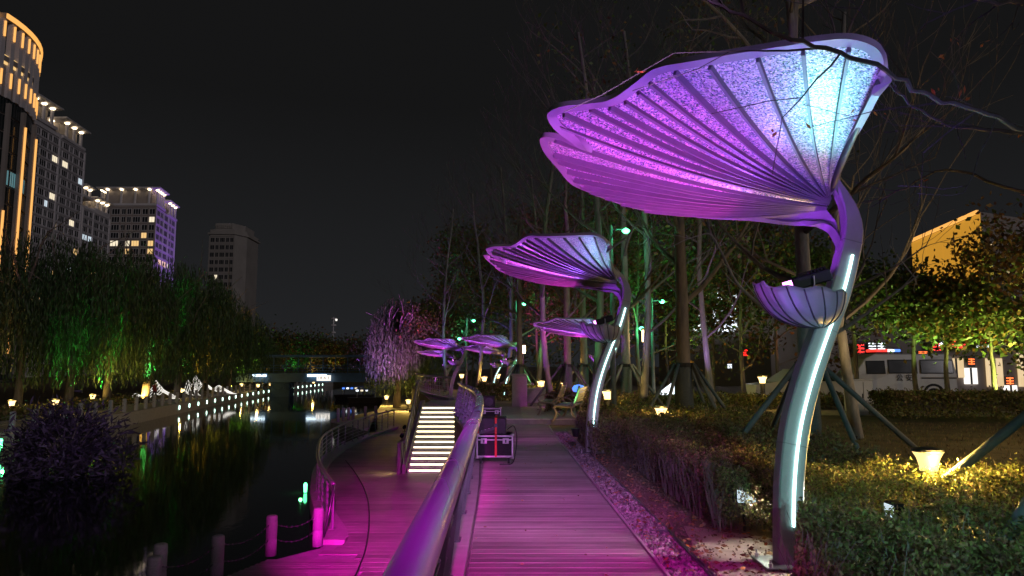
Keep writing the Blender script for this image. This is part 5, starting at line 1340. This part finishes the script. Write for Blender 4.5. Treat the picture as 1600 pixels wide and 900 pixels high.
sc_ = thing('speaker_box', 'black box with steel handle strapped on top of the near flight case', 'speaker', (c0.x - .04, c0.y + .38, .472), 0.0)
MB().bevbox(-.25, .25, -.24, .24, 0, .27, .012).build('body', 'black_plastic', sc_)
R = Matrix.Rotation(math.radians(-18), 3, 'Y')
MB().bevbox(-.21, .10, -.252, -.241, .06, .11, .003, R=R).build('handle_plate', 'dark_metal', sc_)
for k in range(4): MB().lathe([(.012, 0), (.012, .004)], n=8).build('hole', 'aluminium', sc_, loc=(-.16 + k * .06, -.254, .055 + k * .02))
stp = thing('strap', 'red ratchet strap tied round the near flight case', 'strap', (c0.x + .02, c0.y + .02, 0))
MB().box(-.0, .035, .0, .012, .12, .75, R=None).build('webbing', 'red_strap', stp); MB().box(0, .035, .0, .6, .749, .755).build('webbing', 'red_strap', stp)
MB().bevbox(-.01, .045, -.012, .0, .60, .66, .004).build('buckle', 'dark_metal', stp)
cbp = catmull([(c0.x + .22, c0.y + .1, .55), (c0.x + .33, c0.y + .05, .62), (c0.x + .38, c0.y, .45), (c0.x + .36, c0.y - .02, .2), (c0.x + .3, c0.y - .02, .02), (c0.x + .1, c0.y - .05, .012)], 5)
tag(MB().tube(cbp, .008, 5).build('power_cable', 'black_plastic', None, True), 'black power cable looping beside the near flight case', 'cable')
tag(MB().bevbox(-.02, .05, -.05, .05, 0, .22, .015).build('red_bag', 'red_strap', None, loc=(c0.x - .3, c0.y + .12, .48)), 'small red pouch hanging left of the black box', 'pouch')
c1 = gp(765, 668, 0)
flight_case('flight_case', 'second flight case farther along the railing, silver edged', c1.x + .02, c1.y + .2, 0.0, .56, .6, .40)
cc_ = thing('speaker_box', 'small black box standing on the second flight case', 'speaker', (c1.x - .02, c1.y + .25, .515)); MB().bevbox(-.16, .16, -.18, .18, 0, .30, .012).build('body', 'black_plastic', cc_); MB().lathe([(.10, 0), (.11, .006), (.03, .008)], n=16).build('grille', 'dark_metal', cc_, loc=(0, -.18, .15)); cc_.children[1].rotation_euler = (math.pi / 2, 0, 0)

def bench(label, x, y, z, rz):
    t = thing('park_bench', label, 'bench', (x, y, z), rz, 'park benches')   # runs along local Y, sitter faces -X
    L_ = 1.7
    for k in range(6):
        MB().bevbox(-.27 + .085 * k, -.20 + .085 * k, -L_ / 2, L_ / 2, .42 - .004 * k, .445 - .004 * k, .006).build('seat_slat', 'bench_slat', t)
    for k in range(6):
        zz = .50 + .07 * k; xx = .26 + .025 * k
        MB().bevbox(xx, xx + .022, -L_ / 2, L_ / 2, zz, zz + .058, .006).build('back_slat', 'bench_slat', t)
    for yy in (-L_ / 2 + .06, L_ / 2 - .06):
        MB().tube(catmull([(-.36, yy, 0.0), (-.30, yy, .04), (-.22, yy, .22), (-.28, yy, .40), (.20, yy, .39), (.27, yy, .5), (.42, yy, .97)], 4), [(.022, .03)] * 25, 8).build('end_frame', 'bench_iron', t, True)
        MB().tube(catmull([(.18, yy, .39), (.22, yy, .2), (.34, yy, .04), (.42, yy, .0)], 4), .024, 8).build('leg', 'bench_iron', t, True)
        MB().tube([(-.05 + .26 * math.cos(a), yy, .52 + .13 * math.sin(a)) for a in np.linspace(0, 6.283, 19)], .017, 7).build('armrest', 'bench_iron', t, True)
    return t
bench('nearer park bench with curved iron legs, facing the path', 1.62, 19.3 + .9, .1, math.radians(-14))
bench('farther park bench behind the first one, facing the path', 1.22, 22.2, .1, math.radians(-10))
spot('bench_glow', bpy.data.objects['park_bench'], (-.1, -1.4, .12), (-.3, .2, .1), (1, .65, .1), 6, 100, .8, .04)
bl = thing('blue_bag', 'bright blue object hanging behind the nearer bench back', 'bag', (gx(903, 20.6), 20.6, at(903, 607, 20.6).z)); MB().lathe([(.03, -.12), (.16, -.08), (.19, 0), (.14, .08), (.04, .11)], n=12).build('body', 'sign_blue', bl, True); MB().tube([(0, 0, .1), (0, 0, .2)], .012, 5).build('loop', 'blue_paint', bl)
tn = thing('small_tent', 'small pale blue lit tent far behind the dark staked tree', 'tent', (gx(1050, 29), 29, 0.0))
MB()._add([Vector(p) for p in ((-.75, -.5, 0), (.75, -.5, 0), (.75, .5, 0), (-.75, .5, 0), (0, 0, .75))], [(0, 1, 4), (1, 2, 4), (2, 3, 4), (3, 0, 4)]).build('canopy', 'sign_cool', tn); MB().tube([(0, 0, 0), (0, 0, .78)], .02, 5).build('pole', 'dark_metal', tn); tn.scale = (.8, .8, .7); tn.location.z = .45
MB().box(-.8, .8, -.5, .5, -.65, -.01).build('base', 'dark_metal', tn)

# ================================================================== VAN, CABINET, SHOPS
VD = 31.5
van = thing('van', 'white police van with dark windows parked behind the clipped hedge', 'van', (gx(1472, VD), VD, 0))
prof = [(0, .38), (0, 1.25), (-.12, 2.02), (-.35, 2.14), (-3.5, 2.14), (-3.95, 1.9), (-4.45, 1.25), (-5.15, 1.05), (-5.3, .75), (-5.3, .38)]
m = MB(); n = len(prof); wv = .85
inset = lambda z: 0.0 if z < 1.2 else .10 * (z - 1.2) / .95
vs = [Vector((x, -wv + inset(z), z)) for x, z in prof] + [Vector((x, wv - inset(z), z)) for x, z in prof]
m._add(vs, [tuple(range(n)), tuple(range(2 * n - 1, n - 1, -1))] + [(i, n + i, n + (i + 1) % n, (i + 1) % n) for i in range(n)])
body = m.build('body', 'van_paint', van)
bv = body.modifiers.new('b', 'BEVEL'); bv.width = .05; bv.segments = 2
def vwin(x0, x1, z0, z1, nm='window'):
    y = lambda z: -wv + inset(z) - .012
    w = MB()._add([Vector((x0, y(z0), z0)), Vector((x1, y(z0), z0)), Vector((x1, y(z1), z1)), Vector((x0, y(z1), z1)), Vector((x0, y(z0) + .03, z0)), Vector((x1, y(z0) + .03, z0)), Vector((x1, y(z1) + .03, z1)), Vector((x0, y(z1) + .03, z1))], [(0, 1, 2, 3), (7, 6, 5, 4), (0, 4, 5, 1), (1, 5, 6, 2), (2, 6, 7, 3), (3, 7, 4, 0)]).build(nm, 'glass_dark', van)
    MB().tube([(x0, y(z0) - .004, z0), (x1, y(z0) - .004, z0), (x1, y(z1) - .004, z1), (x0, y(z1) - .004, z1), (x0, y(z0) - .004, z0)], .02, 4).build('seal', 'rubber', w)
vwin(-1.55, -.16, 1.30, 1.86); vwin(-2.95, -1.72, 1.30, 1.86); vwin(-3.9, -3.1, 1.28, 1.82)
MB().box(-1.55, -.02, -wv - .014, -wv - .002, 1.10, 1.13).build('stripe', 'bench_iron', van); MB().box(-1.55, -.02, -wv - .014, -wv - .002, 1.06, 1.09).build('stripe', 'black_plastic', van)
for x in (-1.05, -4.3):
    wh = MB().tube([(x, -wv - .02, .33), (x, -wv + .2, .33)], .33, 20).build('wheel', 'rubber', van); MB().tube([(x, -wv - .03, .33), (x, -wv - .02, .33)], .2, 14).build('rim', 'aluminium', wh)
    MB().tube([(x + .44 * math.cos(a), -wv - .008, .36 + .44 * math.sin(a)) for a in np.linspace(0, 3.14, 12)], .05, 6).build('wheel_arch', 'black_plastic', van)
text_obj('公 安', .32, 'black_plastic', van, (-2.30, -wv - .012, 1.08), (math.pi / 2, 0, 0))
MB().bevbox(-3.3, -2.1, -.5, .5, 2.14, 2.22, .02).build('light_bar_base', 'dark_metal', van)
for k in range(4): MB().bevbox(-3.25 + .28 * k, -3.0 + .28 * k, -.45, .45, 2.22, 2.34, .02).build('light_bar_lamp', ('sign_red', 'sign_red', 'sign_cool', 'sign_blue')[k], van)
MB().box(.0, .03, -.75, -.6, .9, 1.15).build('tail_light', 'sign_red', van)
car2 = thing('parked_car', 'second parked car mostly hidden behind the cabinet and stakes', 'car', (gx(1322, 30), 30.5, 0))
pr = [(0, .3), (0, .8), (-.4, .95), (-1.1, 1.45), (-2.3, 1.48), (-3.1, .95), (-4.0, .82), (-4.1, .3)]; n = len(pr)
m = MB(); m._add([Vector((x, -.8 + (.12 if z > 1 else 0), z)) for x, z in pr] + [Vector((x, .8 - (.12 if z > 1 else 0), z)) for x, z in pr], [tuple(range(n)), tuple(range(2 * n - 1, n - 1, -1))] + [(i, n + i, n + (i + 1) % n, (i + 1) % n) for i in range(n)])
m.build('body', 'van_paint', car2); MB()._add([Vector((-.55, -.80, .97)), Vector((-2.85, -.80, .97)), Vector((-2.25, -.70, 1.4)), Vector((-1.15, -.70, 1.4))], [(0, 1, 2, 3)]).build('window', 'glass_dark', car2)
for x in (-.8, -3.2): MB().tube([(x, -.83, .3), (x, -.6, .3)], .3, 16).build('wheel', 'rubber', car2)
cb_ = gp(1338, 648, 0)
cab = thing('utility_cabinet', 'white steel utility cabinet with open door standing by the green stake', 'cabinet', (cb_.x + .1, cb_.y, 0), math.radians(12))
MB().bevbox(-.4, .4, -.25, .25, 0, .12, .01).build('plinth', 'concrete', cab); MB().bevbox(-.38, .38, -.23, .23, .12, 1.12, .012).build('body', 'cabinet_paint', cab); MB().bevbox(-.41, .41, -.26, .26, 1.12, 1.17, .012).build('roof', 'cabinet_paint', cab)
dr = MB().bevbox(-.36, -.01, -.26, -.235, .16, 1.08, .006).build('door', 'cabinet_paint', cab); MB().bevbox(-.06, -.03, -.28, -.26, .55, .7, .004).build('handle', 'dark_metal', dr)
dr = MB().bevbox(.01, .36, -.26, -.235, .16, 1.08, .006).build('door', 'cabinet_paint', cab)
for k in range(5): MB().box(.08, .29, -.264, -.26, .25 + .05 * k, .27 + .05 * k).build('vent', 'dark_metal', dr)

# golden building behind the trees, at the right
gb = thing('golden_building', 'building with golden lit upper facade and roof line behind the right hand trees', 'building')
A, B, C2 = at(1424, 356, 92), at(1532, 328, 74), at(1640, 326, 80)
H = B.z
poly = [(A.x, A.y), (B.x, B.y), (C2.x, C2.y), (C2.x + 6, C2.y + 25), (A.x + 10, A.y + 20)]
MB().prism(poly, 0, H - .2).build('wall', 'building_brown', gb)
dv = Vector((B.x - A.x, B.y - A.y, 0)); Ln = dv.length; dv.normalize(); nv = Vector((dv.y, -dv.x, 0)); ang = math.atan2(dv.y, dv.x)
for k in range(8):
    p = Vector((A.x, A.y, 0)) + dv * (Ln * (k + .5) / 8) + nv * .05
    o = MB().box(-Ln / 16 + .06, Ln / 16 - .06, -.1, .0, H - 7.0, H - .4).build('glow_panel', 'facade_glow', gb, loc=(p.x, p.y, 0)); o.rotation_euler.z = ang  # panels emit their own glow, standing in for yellow light on the wall
mid = (Vector((A.x, A.y, 0)) + Vector((B.x, B.y, 0))) / 2 + nv * .2
o = MB().box(-Ln / 2, Ln / 2, -.25, 0, H - .35, H).build('roof_light', 'gold_led', gb, loc=(mid.x, mid.y, 0)); o.rotation_euler.z = ang
d2 = Vector((C2.x - B.x, C2.y - B.y, 0)); a2 = math.atan2(d2.y, d2.x); d2n = d2.normalized(); n2 = Vector((d2n.y, -d2n.x, 0))
wm = window_mesh('window', .8, 1.6, 'shop_warm', 0); wd = window_mesh('window', .8, 1.6, 'glass_dark', 0)
for f in range(5):
    for k in range(5):
        p = Vector((B.x, B.y, 0)) + d2 * ((k + .5) / 5) + n2 * .02
        o = link('window', wm if (f * 3 + k * 7) % 4 == 0 else wd, gb); o.location = (p.x, p.y, 2.5 + f * 2.9); o.rotation_euler = (0, 0, a2)
# row of shops behind the street: walls, shop windows, sign boards
sh_ = thing('shop_row', 'row of low shops with glowing windows across the street at right', 'building', (0, 0, 0))
SY = 46.0
MB().box(gx(1290, SY), gx(1720, SY), SY, SY + 10, 0, 4.6).build('wall', 'building_brown', sh_)
SH = [(1476, 1500, 560, 590, 'shop_warm'), (1500, 1520, 575, 600, 'sign_white'), (1535, 1560, 560, 604, 'shop_warm'), (1560, 1580, 602, 612, 'sign_white'), (1584, 1640, 552, 604, 'shop_warm'), (1430, 1460, 570, 600, 'shop_warm')]
for a, b, y0, y1, mt_ in SH:
    o = MB().box(gx(a, SY), gx(b, SY), SY - .12, SY - .02, at(a, y1, SY).z, at(a, y0, SY).z).build('shop_window', mt_, sh_)
    MB().box(gx((a + b) / 2, SY) - .06, gx((a + b) / 2, SY) + .06, SY - .16, SY - .12, at(a, y1, SY).z, at(a, y0, SY).z).build('mullion', 'dark_metal', o)
SG = [(1326, 1344, 533, 556, 'sign_red', 'red lit shop sign left of the white and blue one'), (1348, 1376, 534, 548, 'sign_cool', 'white lit shop sign above the police van'), (1350, 1372, 549, 556, 'sign_blue', 'blue lit shop sign under the white one above the van'), (1447, 1462, 532, 552, 'sign_red', 'small red lit sign left of the white butterfly shaped one'),
      (1455, 1468, 532, 542, 'sign_cool', 'small white lit sign above the van end'), (1470, 1500, 531, 546, 'sign_red', 'wide red lit shop sign at right of the van end'), (1515, 1536, 538, 544, 'sign_cool', 'low white lit sign between the right trunks'), (1520, 1532, 530, 537, 'sign_red', 'small red lit sign above the low white one'),
      (1556, 1570, 588, 602, 'sign_orange', 'orange red lantern sign over a shop door'), (1594, 1612, 588, 600, 'sign_red', 'red lantern sign at the right edge'), (1425, 1440, 548, 556, 'sign_orange', 'orange lit sign above the van roof'), (1500, 1512, 556, 574, 'sign_orange', 'orange lit poster among the right trunks')]
glyph = ['▦', '品', '亚', '田', '回', '目', '甲', '井']
for i, (a, b, y0, y1, mt_, lb) in enumerate(SG):
    x = gx((a + b) / 2, SY); w = (gx(b, SY) - gx(a, SY)) / 2; zl, zh = at(a, y1, SY - .5).z, at(a, y0, SY - .5).z
    t = thing('shop_sign', lb, 'sign', (x, SY - .5, (zl + zh) / 2)); hh = (zh - zl) / 2
    MB().box(-w, w, .0, .12, -hh, hh).build('board', 'dark_metal', t)
    nn = max(1, round(w / hh / 1.0)); cw = 2 * w / nn
    for k in range(nn):
        cxk = -w + cw * (k + .5); q = min(cw, 2 * hh) * .40
        for s in range(3): MB().box(cxk - q, cxk + q, -.03, -.005, -q * .9 + s * q * .75, -q * .9 + s * q * .75 + q * .32).build('stroke', mt_, t)
        MB().box(cxk - q * .18, cxk + q * .18, -.034, -.031, -q, q).build('stroke', mt_, t)
    bp_ = MB().box(-.05, .05, .12, .5, -.05, .05).build('bracket', 'dark_metal', t)
# bright shop facade behind trees left of the nearest lamp
bs = thing('bright_facade', 'brightly lit white shop facade glimpsed through the trees', 'building', (0, 0, 0)); BY = 58.0
MB().box(gx(1060, BY), gx(1250, BY), BY, BY + 8, 0, at(1100, 440, BY).z).build('wall', 'building_beige', bs)
for i in range(5):
    for j in range(4):
        a = 1084 + i * 14; y0 = 458 + j * 16
        if (i * 5 + j * 3) % 7 == 0: continue
        MB().box(gx(a, BY), gx(a + 11, BY), BY - .2, BY - .02, at(a, y0 + 12, BY).z, at(a, y0, BY).z).build('light_panel', 'sign_cool', bs)
for px, py, mt_, w, lb in ((1163, 551, 'sign_red', 6, 'red lit sign in the leaves left of the nearest lamp cup'), (1226, 552, 'sign_cool', 3, 'tiny white light left of the lamp post'), (1140, 572, 'sign_cool', 4, 'small white light below the bright facade')):
    p = at(px, py, 56); t = thing('shop_sign', lb, 'sign', p); k = w * 56 / F_PX
    MB().box(-k, k, 0, .1, -k, k).build('board', 'dark_metal', t)
    for s in range(3): MB().box(-k * .8, k * .8, -.04, -.005, -k * .8 + s * k * .6, -k * .8 + s * k * .6 + k * .35).build('stroke', mt_, t)
# boats and far bollards on the right bank
def boat(label, px, D, L_, rz, lights):
    t = thing('moored_boat', label, 'boat', (gx(px, D), D, Z_WATER), rz, 'moored boats')
    hull = [(-.5, .28), (-.2, .36), (.2, .34), (.42, .2), (.5, 0)]
    pl_ = [(L_ * a, 1.2 * b * 2) for a, b in hull] + [(L_ * a, -1.2 * b * 2) for a, b in hull[::-1][1:]]
    m = MB(); nn = len(pl_); m._add([Vector((x * .86, y * .7, -.15)) for x, y in pl_] + [Vector((x, y, .6)) for x, y in pl_], [tuple(range(nn - 1, -1, -1)), tuple(range(nn, 2 * nn))] + [(i, (i + 1) % nn, nn + (i + 1) % nn, nn + i) for i in range(nn)]); m.build('hull', 'dark_metal', t)
    MB().bevbox(-L_ * .3, L_ * .2, -.55, .55, 1.5, 1.6, .03).build('awning', 'blue_paint', t)
    for sx_ in (-1, 1):
        for sy in (-1, 1): MB().tube([(-L_ * .05 + sx_ * L_ * .22, sy * .5, .6), (-L_ * .05 + sx_ * L_ * .22, sy * .5, 1.5)], .03, 5).build('awning_post', 'aluminium', t)
    for k, c in enumerate(lights): MB().bevbox(-L_ * .3 + k * .5, -L_ * .3 + k * .5 + .3, -.6, -.56, 1.3, 1.48, .01).build('lamp', c, t)
boat('dark boat with blue and white lights moored left of the right bank willow', 556, 88, 5.0, .3, ['sign_blue', 'sign_cool', 'sign_blue', 'win_cream'])
boat('second dark boat with small lights moored beside the first', 578, 80, 4.6, .2, ['sign_cool', 'win_cream', 'sign_cool'])
for k, px in enumerate((532, 540, 548, 555, 574, 590)):
    D = 47.0 + .6 * k; t = thing('bollard', ['leftmost far bollard beyond the curved railing', 'second far bollard from the left beyond the railing', 'third far bollard from the left beyond the railing', 'fourth far bollard from the left beyond the railing', 'fifth far bollard from the left beyond the railing', 'rightmost far bollard beyond the curved railing'][k], 'bollard', (gx(px, D), D, Z_LOW - .03), 0, 'bollards beyond the curved railing')
    MB().lathe([(.11, 0), (.11, .8), (.10, .84), (.07, .86)], n=12).build('shaft', 'granite', t, True)
# green light under the landing, small spotlights on the lower walk by the stairs
gl = thing('green_light', 'green underwater style light at the foot of the curved railing', 'lamp', (gp(489, 770, Z_WATER).x - .25, gp(489, 770, Z_WATER).y, Z_WATER + .02)); MB().lathe([(.05, 0), (.06, .25), (.03, .3)], n=8).build('housing', 'green_led', gl); MB().tube([(0, 0, -.2), (0, 0, 0)], .03, 6).build('stem', 'dark_metal', gl); point('green_glow', gl, (-.15, 0, .2), (.1, 1, .25), 8, .05)
gl2 = thing('green_light', 'green light on the far embankment left of the purple shrub', 'lamp', (gx(30, 33.0), 32.4, Z_WATER + .3)); MB().lathe([(.06, 0), (.07, .5), (.03, .55)], n=8).build('housing', 'green_led', gl2); MB().tube([(0, 0, -.4), (0, 0, 0)], .03, 6).build('stem', 'dark_metal', gl2); point('green_glow', gl2, (.3, -.2, .3), (.1, 1, .3), 30, .05)
for k, (px, py) in enumerate(((632, 668), (628, 682), (630, 694))):
    p = gp(px, py + 6, Z_LOW); t = thing('spot_lamp', ['farthest of three small black spotlights left of the stairs', 'middle of three small black spotlights left of the stairs', 'nearest of three small black spotlights left of the stairs'][k], 'spotlight', p, 0, 'spotlights on the lower walk')
    MB().box(-.1, .1, -.1, .1, 0, .02).build('foot', 'black_plastic', t); MB().tube([(0, -.12, .22), (0, .1, .28)], [.1, .08], 12).build('head', 'black_plastic', t, True); MB().tube([(0, 0, .02), (0, 0, .22)], .02, 6).build('yoke', 'black_plastic', t)
